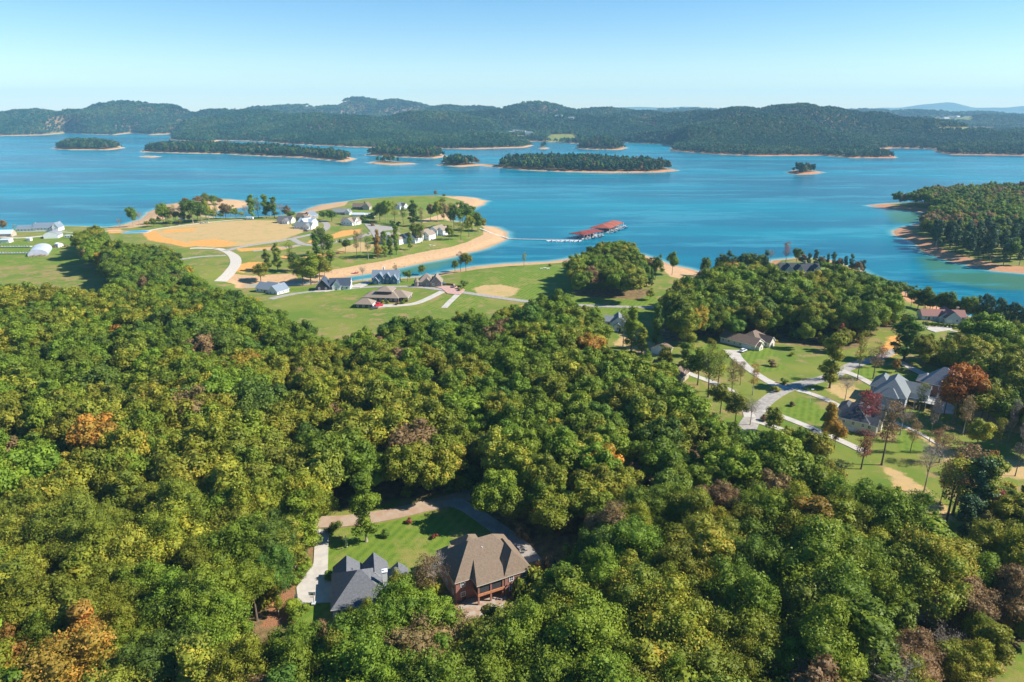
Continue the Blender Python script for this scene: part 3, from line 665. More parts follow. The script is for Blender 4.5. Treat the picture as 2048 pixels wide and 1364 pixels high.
x_ = np.concatenate(PX); y_ = np.concatenate(PY); n = len(x_); s_ = RNG.uniform(.35, 1.0, n)*np.where(y_ > 1300, 2.0, .7); rot = RNG.uniform(0, 6.28, (n, 3))*np.array([.1, .1, 1])
scatter('shoreline_rocks', np.stack([x_, y_, G(x_, y_)+.1], 1), rot, np.stack([s_*1.3, s_, s_], 1), np.zeros(n, int), c_rk, 'scattered pale rocks along the shores and island edges', 'rocks')
# ------------------------------------------------------------------ the near forest
def anyin(x, y, polys):
    k = np.zeros(np.shape(x), bool)
    for q in polys: k |= inpoly(x, y, q)
    return k
x_, y_ = grid_pts(-470, 480, 84, 640, 7.6, .42)
kk = np.abs(x_) < .86*y_+45; x_, y_ = x_[kk], y_[kk]
kk = (land(x_, y_) > 6); x_, y_ = x_[kk], y_[kk]
z_ = G(x_, y_); h_ = RNG.uniform(14.5, 25, len(x_))*(1+.10*wav(x_, y_, 40, 7)); h_ = np.where(y_ > 400, h_*.95, h_); h_ = np.where((y_ > 385) & (x_ > .22*y_) & (x_ < .60*y_), h_*1.22, h_); r_ = h_*.29
cx_, cy_, cd = proj(x_, y_, z_+h_*.72); tx_, ty_, _ = proj(x_, y_, z_+h_*.86)
ok = anyin(tx_, ty_, CANOPY)
for dx, dz in ((0, .65), (0, .97), (0, .38), (-.85, .65), (.85, .65), (-.6, .45), (.6, .45), (-.6, .88), (.6, .88)):
    ax, ay, _ = proj(x_+dx*r_, y_, z_+h_*dz); ok &= ~anyin(ax, ay, CLEAR)
    ok &= ~((ay < 640) & ~anyin(ax, ay+6, CANOPY) & (dz == .97) & (ax > 560) & (ax < 1200))
for dx in (-.6, .6):
    ax, ay, _ = proj(x_+dx*r_, y_, z_+h_*.8); ok &= (anyin(ax, ay, CANOPY) | (ay > 700))
# open to the sun: the road, drive, yard and lawns that the photo shows in full sun
LIT = [(x, 1045) for x in range(650, 810, 16)]+[(x, 1032) for x in range(700, 820, 16)]+[(x, y) for y in range(1070, 1150, 16) for x in range(640, 840, 18)]+[(x, y) for y in range(1110, 1180, 16) for x in range(860, 1040, 20)]
LIT += [(x, y) for y in range(692, 760, 12) for x in range(1400, 1640, 20)]+[(x, y) for y in range(760, 850, 12) for x in range(1500, 1700, 20)]+[(x, y) for y in range(860, 980, 14) for x in range(1740, 1900, 20)]+[(2010, 1350), (2030, 1330), (2040, 1355), (1990, 1360)]
LIT += [(590, 1190), (575, 1215), (560, 1230), (960, 1200)]
LIT += [(1470, 680), (1500, 680), (1280, 640), (1220, 670), (1400, 700)]
LP = [at(*q) for q in LIT]
for gx_, gy_, gz_ in LP:
    ex, ey, ez = x_-gx_, y_-gy_, z_+h_*.62-(gz_+.5); t_ = ex*sv.x+ey*sv.y+ez*sv.z
    d_ = np.sqrt(np.maximum((ex-t_*sv.x)**2+(ey-t_*sv.y)**2+(ez-t_*sv.z)**2, 0)); ok &= ~((t_ > 0) & (d_ < h_*.27))
# natural gaps in the canopy
ok &= ~((wav(x_, y_, 13, 9) > .80) & (y_ < 420))
x_, y_, z_, h_, cx_, cy_, cd = [a[ok] for a in (x_, y_, z_, h_, cx_, cy_, cd)]
print('near forest trees', len(x_))
def pal_for(px, py, x, y):
    v = .5*wav(x, y, 26, 3)+.45*wav(x, y, 60, 6)+RNG.normal(0, .38); w = RNG.random()
    left = px < 560 and py > 760; dry = px > 1250 and py > 900
    if py < 700: v -= .22
    if px > 1300 and py < 720: v -= .1
    if left: v += .16
    if 560 < px < 1000 and 760 < py < 1000: v -= .15
    if dry: v += .06
    if w < (.06 if dry else .022): return 'brown' if RNG.random() < .7 else 'orange'
    if w > .985: return 'olive' if RNG.random() < .5 else 'yellow'
    if v < -.72: return 'dark'
    if v < .08: return 'green'
    if v < .56: return 'olive'
    return 'lime'
PALS = ['dark', 'green', 'olive', 'lime', 'brown', 'orange', 'yellow']
LMK = [((300,1310),'lower left picture edge'),((400,800),'big rusty brown oak'),((445,975),'round orange oak on the left'),((545,920),'yellow-green slope left of the tan road'),((611,1080),'mouth of the pale driveway'),((590,1190),'lower end of the pale driveway'),
 ((735,1230),'charcoal-roofed house'),((700,1000),'left end of the tan road'),((880,950),'bend of the tan road'),((960,1180),'brown-roofed brick house'),((1065,1100),'worn asphalt driveway'),((1140,1170),'flaming orange trees right of the brick house'),((1240,1220),'orange-brown trees below the brick house'),
 ((720,1290),'bottom edge under the charcoal-roofed house'),((1010,880),'orange sapling behind the tan road'),((1180,970),'grey bare tree right of the tan road'),((1410,1240),'brown tree in the lower right woods'),((1440,990),'brown tree in the middle right woods'),((1620,930),'white house hidden in the crowns'),((1850,1000),'foot of the right-hand lawn'),
 ((1850,1290),'orange trees in the lower right corner'),((2000,1330),'lawn in the lower right corner'),((60,1240),'golden tree at the left edge'),((180,960),'yellow-green trees on the left'),((1650,1200),'lower right slope')]
def near_what(px, py):
    (lx, ly), nm = min(LMK, key=lambda q: (q[0][0]-px)**2+(q[0][1]-py)**2); dx, dy = px-lx, py-ly; d = math.hypot(dx, dy)
    if d < 26: return 'right at the '+nm
    an = math.degrees(math.atan2(-dy, dx)) % 360
    dr = ['to the right of', 'up and right of', 'straight above', 'up and left of', 'to the left of', 'down and left of', 'straight below', 'down and right of'][int(((an+22.5) % 360)//45)]
    return ('' if d < 75 else 'some way ' if d < 130 else 'far ')+dr+' the '+nm
def region(px, py):
    if px < 590: return 'left of the pale concrete driveway' if py > 1000 else 'left of the curved tan road'
    if py > 1180: return 'in the woods below the two near houses' if px < 1100 else 'at the lower right, between the brown-roofed house and the lawn corner'
    if px < 1000: return 'behind the curved tan road'
    if px < 1250: return 'just right of the brown-roofed brick house'
    if px < 1800 or py > 1000: return 'in the forest between the brick house and the right-hand lawns'
    return 'at the right edge of the forest'
order = np.argsort(cd); vis = (cx_ > -30) & (cx_ < 2078) & (cy_ < 1390)
# feature trees of known colour (photo point of the crown, palette, radius)
FEAT = [((390,800),'brown',28),((445,975),'orange',24),((1140,1160),'orange',24),((1240,1220),'orange',22),((1010,880),'orange',18),((545,920),'lime',26),
 ((720,1290),'lime',36),((130,1350),'orange',26),((640,1290),'yellow',16),((510,1290),'lime',34),((350,960),'lime',30),((380,1345),'lime',34),((60,1240),'yellow',22),((180,960),'lime',30),((770,900),'red',12),
 ((1180,970),'grey',24),((1220,1100),'dark',40),((1060,1250),'green',40),((1150,1130),'green',30),((900,720),'dark',28),((200,745),'dark',30),((520,820),'dark',44),((600,880),'dark',40),((690,905),'green',40),((300,1310),'dark',40),
 ((430,1080),'lime',30),((150,1160),'olive',40),((1850,1290),'orange',34),((1890,1345),'brown',34),((1690,880),'orange',20),((1410,1240),'brown',30),((1130,1290),'yellow',22),((1000,660),'brown',16),((250,700),'lime',22),
 ((1440,990),'brown',26),((1120,740),'lime',26),((560,730),'lime',20),((1580,1010),'olive',34),((1700,1040),'olive',34),((1500,1110),'dark',34)]
nind = 0; S1 = []
for i in order:
    p_ = pal_for(cx_[i], cy_[i], x_[i], y_[i]); grey = False
    for (fx, fy), fp, fr in FEAT:
        if (cx_[i]-fx)**2+((cy_[i]-fy)*1.1)**2 < fr*fr: p_ = fp; grey = fp == 'grey'
    if cx_[i] > 1770 and cy_[i] > 1150 and not grey: h_[i] *= .80
    if cx_[i] > 1770 and cy_[i] > 1150 and RNG.random() < .46: p_ = 'grey' if RNG.random() < .55 else 'brown'; grey = p_ == 'grey'
    if cx_[i] > 1280 and cy_[i] > 1200 and RNG.random() < .05: p_ = 'grey'; grey = True
    if vis[i] and nind < 215:
        nind += 1; rg = near_what(cx_[i], cy_[i])
        kd = 'bare' if grey else 'pine' if (p_ == 'dark' and cx_[i] > 1500 and RNG.random() < .4) else 'broad'
        if kd == 'broad' and RNG.random() < .13: kd = 'narrow'
        if kd == 'pine': p_ = 'pine'
        hs = 'tall ' if h_[i] > 21.3 else 'low ' if h_[i] < 17.8 else ''
        lb = f"{hs}{PALTXT[p_]} {'pine' if kd == 'pine' else 'tree' if kd == 'bare' else 'broadleaf tree'} {rg}"
        for a_, b_ in (('some way ', ''), ('far ', ''), ('broadleaf tree', 'tree'), ('tall ', ''), ('low ', ''), ('trees right of', 'tree by'), ('in the lower right corner', 'at lower right')):
            if len(lb.replace('-', ' ').split()) > 15: lb = lb.replace(a_, b_)
        vtree(kd, x_[i], y_[i], h_[i]*(1.0 if kd == 'bare' else 1), p_, lb, 'forest: '+lb, RNG.uniform(.84, 1.2)*(1.45 if kd == 'narrow' else 1), z=z_[i])
    else:
        S1.append((i, p_ if p_ in PALS else 'olive'))
near_m = [m_.copy() for m_ in CR['broad'][:5]]; mid_m = [m_.copy() for m_ in CR['mid']]
c_mid = protos('forest', [crown('crown', 220+i, 5.6+.4*(i % 3), 6.0+.5*(i % 2), 12.5, 40, 2900, .66) for i in range(5)], PALS)
n = len(S1); ii = np.array([a for a, _ in S1]); pi_ = np.array([PALS.index(b) for _, b in S1])
sc_ = h_[ii]/19; wd = RNG.uniform(.85, 1.22, n); rot = np.zeros((n, 3)); rot[:, 2] = RNG.uniform(0, 6.28, n)
scatter('forest', np.stack([x_[ii], y_[ii], z_[ii]-.4], 1), rot, np.stack([sc_*wd, sc_*wd, sc_], 1), pi_*5+RNG.integers(0, 5, n), c_mid,
        'dense autumn broadleaf forest stretching from the near houses back to the lawns by the lake', 'forest')
# understorey of bushes and saplings in the gaps
x_, y_ = grid_pts(-300, 420, 95, 470, 5.2); kk = np.abs(x_) < .8*y_+30; x_, y_ = x_[kk], y_[kk]; z_ = G(x_, y_)
a, b, _ = proj(x_, y_, z_+2); kk = anyin(a, b-18, CANOPY) & ~anyin(a, b, CLEAR) & ~anyin(a-12, b, CLEAR) & ~anyin(a+12, b, CLEAR) & (RNG.random(len(x_)) < .45) & (b > 640)
x_, y_, z_ = x_[kk], y_[kk], z_[kk]; n = len(x_)
c_un = protos('undergrowth', [crown('crown', 740+i, 2.3, 2.0, 2.0, 14, 420, .45, rb=(.35, .55)) for i in range(3)], ['dark', 'green', 'olive', 'brown', 'lime'])
s_ = RNG.uniform(.5, 1.7, n); rot = np.zeros((n, 3)); rot[:, 2] = RNG.uniform(0, 6.28, n)
scatter('undergrowth', np.stack([x_, y_, z_-.2], 1), rot, np.stack([s_, s_, s_*1.2], 1), RNG.choice([0,0,1,1,2,3,4], n)*3+RNG.integers(0, 3, n), c_un, 'low undergrowth and saplings filling the gaps under the forest', 'undergrowth')
# right-hand peninsula wood (evergreens), individually planted
PEN = [(1774,408),(1782,391),(1840,382),(1900,378),(1960,376),(2030,374),(2150,372),(2150,500),(2055,496),(2000,500),(1950,482),(1890,474),(1850,456),(1845,446),(1856,430),(1868,412),(1820,410)]
x_, y_ = grid_pts(330, 1000, 560, 1080, 11, .42); x_, y_ = np.array(x_), np.array(y_)
kk = (sdf(x_, y_, ISL[0]) > np.where(y_ > 860, 3, 9)); x_, y_ = x_[kk], y_[kk]; z_ = G(x_, y_); a, b, _ = proj(x_, y_, z_+16)
kk = inpoly(a, b, PEN) & (a < 2090); x_, y_, a, b = x_[kk], y_[kk], a[kk], b[kk]; print('peninsula trees', len(x_))
dd = np.argsort(-b); st_ = []; npn = 0
for i in dd:
    w = RNG.random()
    if npn < 55 and b[i] > 436 and w < .8:
        npn += 1
        lb = ('pine in the open grove on the red-clay point, '+('its left part' if a[i] < 1900 else 'its middle part' if a[i] < 1970 else 'its right part'))
        vtree('pine', x_[i], y_[i], RNG.uniform(22, 28), 'pine', ('tall ' if i % 2 else 'dark ')+lb, 'pines on the red-clay point', z=gz(x_[i], y_[i]))
    else: st_.append(i)
st_ = np.array(st_); n = len(st_); s_ = RNG.uniform(1.0, 1.35, n); rot = np.zeros((n, 3)); rot[:, 2] = RNG.uniform(0, 6.28, n)
scatter('peninsula_woodland', np.stack([x_[st_], y_[st_], G(x_[st_], y_[st_])-.3], 1), rot, np.stack([s_*.95, s_*.95, s_], 1), np.array([PALS.index(q) for q in RNG.choice(['dark','dark','dark','green','olive','brown'], n)])*5+RNG.integers(0, 5, n), c_mid,
        'dark wooded peninsula behind the thin red spit at the right', 'woodland')
# ------------------------------------------------------------------ trees that stand apart, each from its foot in the photo
def one(px, py, h, k, pal, label, group=None, wid=1.0, **kw):
    x, y, z = at(px, py)
    if py < 600 and k not in ('shrub',): h *= 1.15 if ('shoreline' in label or 'row along' in label) else 1.4
    return vtree(k, x, y, h, pal, label, group, wid, z=z, **kw)
one(9,462,9,'small','brown','round rusty bush-like tree beside the white farmhouse at the left edge')
one(30,463,6,'bare','brown','thin bare little tree before the white farmhouse wing')
g1 = 'trees on the sandy spit at the left'
one(267,453,17,'mid','dark','dark lone tree at the near foot of the left sand spit', g1, .85)
one(279,451,13,'bare','grey','leafless tree just right of the lone dark spit tree', g1)
one(240,455,8,'bare','brown','low reddish bare bush left of the blue pond', g1)
one(327,447,17,'mid','green','round green tree between the pond and the biggest spit oak', g1, .9)
one(349,446,15,'sparse','olive','thin olive tree left of the biggest spit oak', g1, 1.2)
one(386,446,22,'mid','dark','biggest dark oak on the left sand spit', g1, 1.25)
one(404,444,18,'mid','dark','dark tree hugging the right side of the biggest spit oak', g1)
one(413,441,17,'mid','olive','olive tree in the row before the inlet', g1)
one(432,437,17,'sparse','green','thin open-crowned tree before the inlet', g1)
one(372,418,11,'mid','brown','brown tree behind the biggest spit oak', g1, 1.2)
for px, py, h, p_, t in [(398,412,11,'brown','brown bushy tree on the spit crest, left one'),(412,411,12,'olive','olive bushy tree on the spit crest, middle one'),(428,410,10,'green','green bushy tree on the spit crest, right one'),(440,409,7,'brown','last low brown bush towards the spit tip')]:
    one(px, py, h, 'small', p_, t, g1, 1.3)
for px, py, h, p_, t in [(296,455,6,'olive','olive roadside bush by the pond'),(308,453,7,'green','green roadside bush right of the pond'),(340,452,5,'green','green bush beneath the olive spit tree'),(360,450,5,'olive','olive bush at the roadside under the spit trees')]:
    one(px, py, h, 'small', p_, t, 'roadside bushes by the spit', 1.2)
gh_ = 'low trees along the track behind the dirt field'
for i, (px, py) in enumerate([(318,449),(333,448),(352,446),(366,445),(378,444),(396,443),(418,441),(428,440),(442,439),(452,438),(462,437),(472,436),(483,435),(541,436),(575,437),(583,441)]):
    p_ = ['dark', 'green', 'olive', 'dark', 'brown'][i % 5]; one(px, py-1, 6+2.5*(i*7 % 4), 'small', p_, f"low {PALTXT[p_]} tree on the track between dirt field and inlet", gh_, 1.1)
g2 = 'row of tall trees by the inlet'
one(505,438,21,'narrow','green','tall pine-like tree, first of the row by the inlet', g2, 1.2)
one(517,437,18,'sparse','olive','open olive tree second in the row by the inlet', g2, 1.2)
one(533,436,20,'narrow','green','full green tree in the middle of the inlet row', g2, 1.3)
one(549,436,18,'narrow','dark','dark tree at the right end of the inlet row', g2, 1.3)
one(562,430,12,'bare','grey','bare grey tree beyond the end of the inlet row', g2)
one(492,432,13,'bare','brown','bare brown tree left of the inlet row', g2)
g3 = 'trees between the peninsula houses'
for px, py, h, k, p_, w, t in [(664,443,10,'small','dark',1.4,'low dark tree left of the taupe-roofed white house'),(648,440,8,'small','dark',1.4,'low dark bush behind the cul-de-sac'),
 (728,446,7,'small','dark',1.5,'low dark tree behind the cluster of car-park hedges'),(742,445,8,'small','dark',1.4,'low dark tree left of the tall peninsula trees'),(760,443,18,'mid','green',.8,'green tree, leftmost of the tall peninsula trees'),
 (773,445,20,'mid','green',.85,'tallest green tree beside the car park'),(790,447,18,'sparse','olive',1.2,'open olive tree behind the condominium row'),(807,449,16,'sparse','dark',1.2,'thin dark tree behind the condominium row'),
 (827,452,20,'narrow','dark',1.4,'dense dark tree behind the condominiums'),(843,452,15,'sparse','brown',1.1,'sparse brown tree behind the condominiums'),(861,442,15,'mid','brown',.8,'rusty tree on the slope behind the last condominium'),
 (876,444,18,'mid','olive',.75,'olive tree behind the last condominium'),(888,443,18,'mid','brown',.8,'brown tree right of the olive one behind the last condominium'),(902,442,16,'sparse','olive',1.2,'thin olive tree at the small pool inlet')]:
    one(px, py, h, k, p_, t, g3, w)
g4 = 'grove at the peninsula point'
for px, py, h, k, p_, w, t in [(908,456,20,'mid','dark',.85,'dark tree at the left of the point grove'),(926,454,21,'mid','dark',1.0,'large dark tree at the back of the point grove'),(944,462,20,'mid','dark',1.0,'large dark tree in the middle of the point grove'),
 (938,474,17,'mid','olive',.8,'grey-olive tree at the front of the point grove'),(956,464,15,'mid','dark',.8,'dark tree behind the pier end of the grove'),(964,463,12,'mid','olive',.9,'olive tree at the right end of the point grove'),
 (922,480,15,'sparse','green',1.5,'green tree standing left before the point grove'),(899,481,12,'mid','green',.8,'small green tree on the lawn below the last condominium'),(871,392,6,'small','brown',1.0,'lone brown tree on the far crest of the grassy head'),
 (888,395,4,'small','dark',1.2,'low dark bush right of the lone crest tree'),(885,408,6,'small','olive',1.5,'olive bush at the top of the tan sand slope'),(874,412,5,'small','dark',1.2,'dark bush left on the sand slope')]:
    one(px, py, h, k, p_, t, g4 if px > 895 else 'bushes on the grassy head', w)
g5 = 'trees on the slope above the long beach'
for px, py, h, k, p_, w, t in [(793,509,19,'narrow','green',.95,'tallest narrow tree above the long beach'),(781,513,14,'narrow','dark',1.0,'dark narrow tree left of the tallest one above the beach'),(756,517,18,'narrow','orange',.9,'orange-tinged narrow tree above the long beach'),
 (737,519,17,'sparse','dark',1.0,'thin dark tree left of the orange-tinged one'),(770,515,17,'narrow','green',.9,'green narrow tree right of the orange-tinged one'),(714,515,17,'sparse','brown',.8,'thin half-bare brown tree above the beach'),(722,504,15,'bare','grey',.8,'leafless tree behind the thin brown one'),
 (820,500,12,'narrow','green',1.1,'small green tree before the condominium gap'),(832,486,16,'mid','green',.8,'round green tree before the condominiums'),(843,486,15,'sparse','green',1.2,'open green tree touching the round one by the condominiums'),(692,507,11,'small','dark',1.0,'dark round tree on the bare slope'),
 (634,518,17,'narrow','dark',1.2,'dark tree left in the slope group'),(645,512,19,'mid','dark',.8,'dark broad tree at the back of the slope group'),(651,524,20,'sparse','dark',1.0,'tall thin tree at the front of the slope group'),(661,528,18,'narrow','green',1.3,'green tree right in the slope group'),
 (581,528,15,'sparse','olive',.8,'slim olive tree on the slope'),(556,541,16,'narrow','green',1.1,'green upright tree right of the small orange clay patch'),(535,543,13,'narrow','green',1.3,'green upright tree at the edge of the small orange clay patch'),(590,543,13,'mid','dark',.8,'dark tree behind the big channel oaks'),
 (522,564,11,'small','olive',1.2,'olive tree standing in the sand at the channel head'),(606,569,17,'mid','olive',1.1,'big spreading oak, left one at the channel'),(622,568,18,'mid','green',1.1,'big spreading oak, middle one at the channel'),(640,564,17,'mid','olive',1.0,'big spreading oak, right one at the channel'),(650,556,12,'mid','green',.9,'smaller oak behind the channel oaks')]:
    one(px, py, h, k, p_, t, g5, w)
g6 = 'small trees along the near shore'
for px, py, h, k, p_, w, t in [(910,542,7,'small','green',1.0,'small green tree left on the sandy shore'),(921,543,12,'sparse','grey',1.0,'half-bare tree in the middle of the shore trio'),(932,543,13,'mid','olive',.75,'olive tree right of the shore trio'),(1048,533,9,'sparse','olive',1.1,'lone small tree on the shore of the striped lawn'),
 (815,563,7,'small','green',1.0,'young green tree between the blue house and the stone house'),(843,551,7,'small','olive',1.0,'small tree showing behind the stone house roof'),(792,556,9,'sparse','brown',1.0,'reddish thin tree behind the right end of the blue house'),(726,560,9,'bare','grey',1.0,'bare sapling between the white farmhouse and the blue house'),
 (1344,550,14,'mid','dark',.85,'lone dark tree on the sandy headland'),(1293,571,11,'cone','dark',1.1,'dark conifer at the right end of the striped lawn'),(1302,573,10,'cone','dark',1.0,'second dark conifer at the right end of the striped lawn'),(1271,572,7,'small','green',.9,'small round tree before the grove on the striped lawn'),
 (1300,600,8,'small','olive',1.2,'olive bush at the lower edge of the striped lawn'),(1310,560,14,'mid','green',.8,'green tree at the right flank of the lawn grove'),(1410,553,12,'mid','dark',.9,'dark round tree above the small beach'),(1540,526,9,'bare','grey',1.0,'bare grey tree on the far shore lawn'),(1571,528,14,'sparse','red',1.2,'reddish half-bare tree beside the dark-gabled mansion'),(1592,527,11,'mid','dark',.8,'dark tree behind the gables of the mansion')]:
    one(px, py, h, k, p_, t, g6, w)
for i, px in enumerate([1432,1444,1456,1469,1481,1494,1506,1518,1530]):
    one(px, 551-3*(i % 2), 14+2*(i % 3), 'pine' if i % 2 == 0 else 'mid', 'pine' if i % 2 == 0 else 'dark', 'dark evergreen in the shoreline row left of the mansion', 'shoreline evergreens left of the mansion', 1.0)
for i, px in enumerate([1604,1616,1628,1640,1652,1664,1676,1688,1700,1712,1724]):
    one(px, 534+i*1.6, 10+2*(i % 3), 'pine' if i % 3 else 'mid', 'pine' if i % 3 else 'brown', ('dark evergreen' if i % 3 else 'brownish tree')+' in the shoreline row right of the mansion', 'shoreline trees right of the mansion', 1.0)
for i, px in enumerate(range(1425, 1545, 8)): one(px, 553, 7+(i*5 % 4), 'small', ['dark', 'green', 'olive'][i % 3], ['dark', 'mid-green', 'olive'][i % 3]+' low tree filling the shoreline row left of the mansion', 'low trees in the shoreline row', 1.3)
for i, px in enumerate(range(1640, 1830, 10)): one(px, 541+(px-1640)*.30, 8+(i*5 % 5), 'small', ['dark', 'green', 'dark'][i % 3], ['dark', 'mid-green', 'dark'][i % 3]+' low tree filling the shoreline right of the mansion', 'low trees on the shore right of the mansion', 1.3)
for i, px in enumerate(range(1835, 2070, 12)): one(px, 618+(px-1835)*.17, 8+(i*5 % 4), 'small', ['dark', 'olive'][i % 2], ['dark', 'olive'][i % 2]+' low tree under the pines on the right-hand shore', 'low trees under the right-hand pines', 1.3)
for i, px in enumerate(range(1950, 2070, 9)):
    one(px, 640+.35*(px-1950), 17+1.5*(i % 3), 'pine', 'pine', 'tall bare-stemmed pine in the row along the right-hand water', 'pine row along the right-hand water', .85)
for i, px in enumerate(range(1822, 1950, 14)):
    one(px, 612+.25*(px-1822), 12+2*(i % 3), 'mid', 'dark' if i % 2 else 'green', ['tall', 'middling', 'low'][i % 3]+(' dark' if i % 2 else ' green')+' tree behind the '+('left' if i < 5 else 'right')+' end of the red-roofed ranch house', 'trees behind the red-roofed house', .9)
g7 = 'tall trees on the right-hand lawns'
for px, py, h, k, p_, w, t in [(1246,692,22,'sparse','green',1.0,'thin tall tree right of the small white cottage'),(1262,703,25,'narrow','green',1.15,'tall full tree on the slope right of the white cottage'),(1283,706,14,'narrow','olive',1.4,'shorter green tree before the shed roof'),
 (1311,697,25,'narrow','dark',.8,'tallest dark spire-like tree behind the shed'),(1341,675,17,'sparse','brown',1.0,'brownish thin tree behind the narrow oaks'),(1373,712,26,'narrow','olive',1.15,'tall full oak left of the cream ranch house lawn'),(1366,752,17,'narrow','dark',1.2,'dark leafy tree where the lawn meets the forest'),
 (1330,745,14,'mid','olive',.8,'olive tree hiding the brown-roofed cottage'),(1290,752,13,'mid','green',.8,'green tree left of the hidden brown-roofed cottage'),(1416,794,24,'sparse','green',1.25,'long-stemmed green tree left beside the white curving drive'),(1434,784,21,'sparse','olive',1.3,'long-stemmed olive tree between the two lawn drives'),
 (1462,801,20,'sparse','brown',1.1,'long-stemmed brownish tree by the white curving drive'),(1505,790,15,'sparse','orange',1.2,'sparse orange-brown tree at the lane junction'),(1500,850,13,'bare','grey',1.0,'leafless forked tree at the foot of the lane'),(1659,776,27,'narrow','olive',1.25,'tallest leafy oak beside the asphalt lane'),
 (1677,700,15,'narrow','red',.8,'dark crimson narrow tree behind the tallest oak'),(1714,761,25,'sparse','olive',.75,'very thin leaning tree above the lane bend'),(1746,757,18,'sparse','brown',1.3,'brown bushy-stemmed tree near the bright green lawn'),(1758,735,12,'sparse','red',1.2,'small reddish tree at the edge of the bright lawn'),(1790,745,7,'small','orange',.85,'small round orange-green tree on the bright lawn'),
 (1807,722,24,'narrow','dark',2.0,'big dense dark tree at the lane end'),(1848,733,7,'small','green',.9,'small grey-green tree at the edge of the dark wood'),(1905,848,27,'mid','flame',.95,'big flame-orange oak above the brick house'),(1930,838,25,'mid','flame',.75,'orange oak right of the biggest flame-orange one'),(1887,833,22,'sparse','red',1.0,'half-bare red tree before the brick house wall'),
 (1960,850,22,'mid','olive',.95,'olive-gold tree right of the flame-orange oaks'),(1973,848,19,'mid','olive',.8,'olive tree on the shady lawn at the right'),(1912,842,16,'narrow','olive',1.4,'green-gold tree below the flame-orange oaks'),(1998,857,20,'mid','dark',.9,'dark tree on the shady lawn'),(2025,850,22,'mid','dark',1.0,'dark tree at the right picture edge above the lawn'),(1858,885,20,'sparse','grey',.6,'very thin tall tree casting a long shadow on the lawn'),
 (1726,862,18,'sparse','red',1.3,'dark red half-bare tree between the two grey-roofed houses'),(1763,930,26,'sparse','brown',1.1,'long bare-stemmed tree in front of the cream house'),(1653,878,16,'narrow','yellow',1.1,'bright golden tree left of the cream house'),(1668,900,14,'mid','orange',.7,'orange-gold tree at the corner of the cream house'),
 (1722,938,15,'sparse','red',1.7,'crimson-pink tree before the cream house garage'),(1800,870,14,'bare','brown',1.0,'bare spreading tree by the grey-blue house deck'),(1848,983,19,'bare','grey',.8,'bare slender tree alone on the lower right lawn'),(1890,1052,24,'sparse','olive',1.4,'big mixed-coloured leaning tree at the lawn foot'),(1905,1030,26,'sparse','brown',1.5,'purple-brown tall tree at the lawn foot'),
 (1915,1010,18,'mid','yellow',.8,'gold-topped tree beside the tall purple-brown one'),(1880,1008,16,'sparse','brown',.8,'thin pair-stemmed brown tree at the lawn edge'),(1939,1058,27,'pine','pine',1.2,'leaning tall pine at the lower right'),(1953,1056,25,'narrow','lime',1.2,'yellow-green tree beside the leaning pine'),(1965,1054,15,'sparse','red',1.4,'crimson tree below the leaning pine'),
 (1990,1040,14,'mid','dark',.9,'dark bushy tree right of the crimson one'),(2014,888,19,'sparse','grey',.7,'thin tall tree on the lawn near the right edge'),(2030,952,22,'sparse','grey',.7,'thin tall tree lowest on the lawn at the right edge'),(1920,1090,17,'pine','pine',1.2,'broad pine below the lawn foot'),(1970,1075,10,'bare','grey',1.0,'bare grey shrub-like tree below the pines'),
 (1878,925,15,'sparse','brown',1.4,'brown-leaved tree in the middle of the right lawn'),(1870,905,10,'sparse','red',1.0,'low red-brown tree on the right lawn'),(1975,965,12,'narrow','orange',1.2,'orange-topped tree at the lawn rim')]:
    one(px, py, h, k, p_, t, g7, w)
for px, py, s_, p_, t in [(1546,688,3.2,'orange','small orange bush behind the cream ranch house'),(1544,732,3.4,'brown','round brown bush in the middle of the ranch-house lawn'),(1584,712,2.2,'olive','small pale bush in the shade on the ranch-house lawn'),(1584,812,2.2,'brown','low dark red bush on the lawn between the drives'),
 (1552,783,3,'olive','clipped bush at the lane and drive junction'),(1570,768,2.6,'dark','dark low bush at the lane edge'),(1527,842,2.6,'brown','brown bush at the second drive mouth'),
 (771,1074,2.4,'dark','dark ball-shaped bush alone on the near lawn'),(817,1047,1.6,'red','small red bush near the tan road'),(671,1063,3.2,'dark','dark bush at the driveway mouth'),(613,1136,2.6,'green','green shrub, upper one in the bed beside the near driveway'),(607,1145,2.8,'green','green shrub, second in the bed beside the near driveway'),
 (598,1158,2.6,'green','green shrub, third in the bed beside the near driveway'),(592,1167,2.2,'green','green shrub, lowest in the bed beside the near driveway'),(588,1225,4,'green','leafy shrub below the driveway corner'),(593,1240,4,'green','second leafy shrub below the driveway corner'),
 (660,1158,2.6,'dark','dark shrub at the corner of the grey-roofed house'),(626,1090,2.4,'brown','brown shrub in the mulch bed by the driveway'),(618,1075,3,'orange','orange shrub beside the driveway mouth'),(868,1076,1.5,'red','tiny red sapling on the striped near lawn'),
 (786,449,4.5,'dark','dark round bush by the car park'),(797,451,4.5,'dark','second dark round bush by the car park'),(745,452,4,'brown','purple-brown hedge bush by the car park'),
 (812,604,3,'olive','shrub at the right flank of the pagoda-roofed house'),(805,608,3,'dark','dark shrub at the front corner of the pagoda-roofed house'),(795,610,2.4,'brown','brown shrub before the pagoda-roofed house'),(775,608,2.4,'green','green shrub by the porch of the pagoda-roofed house'),(765,606,2.2,'olive','olive shrub by the porch of the pagoda-roofed house'),
 (922,578,3.4,'dark','dark shrub by the brick gateway'),(930,572,4,'dark','taller dark shrub by the brick gateway'),(919,582,2.6,'olive','olive shrub lowest by the brick gateway'),(1100,533,2.5,'olive','low shrub by the white shore tables')]:
    one(px, py, s_, 'shrub', p_, t, None, 1.15, z=None) if False else one(px, py, s_, 'shrub', p_, t, None, 1.1)
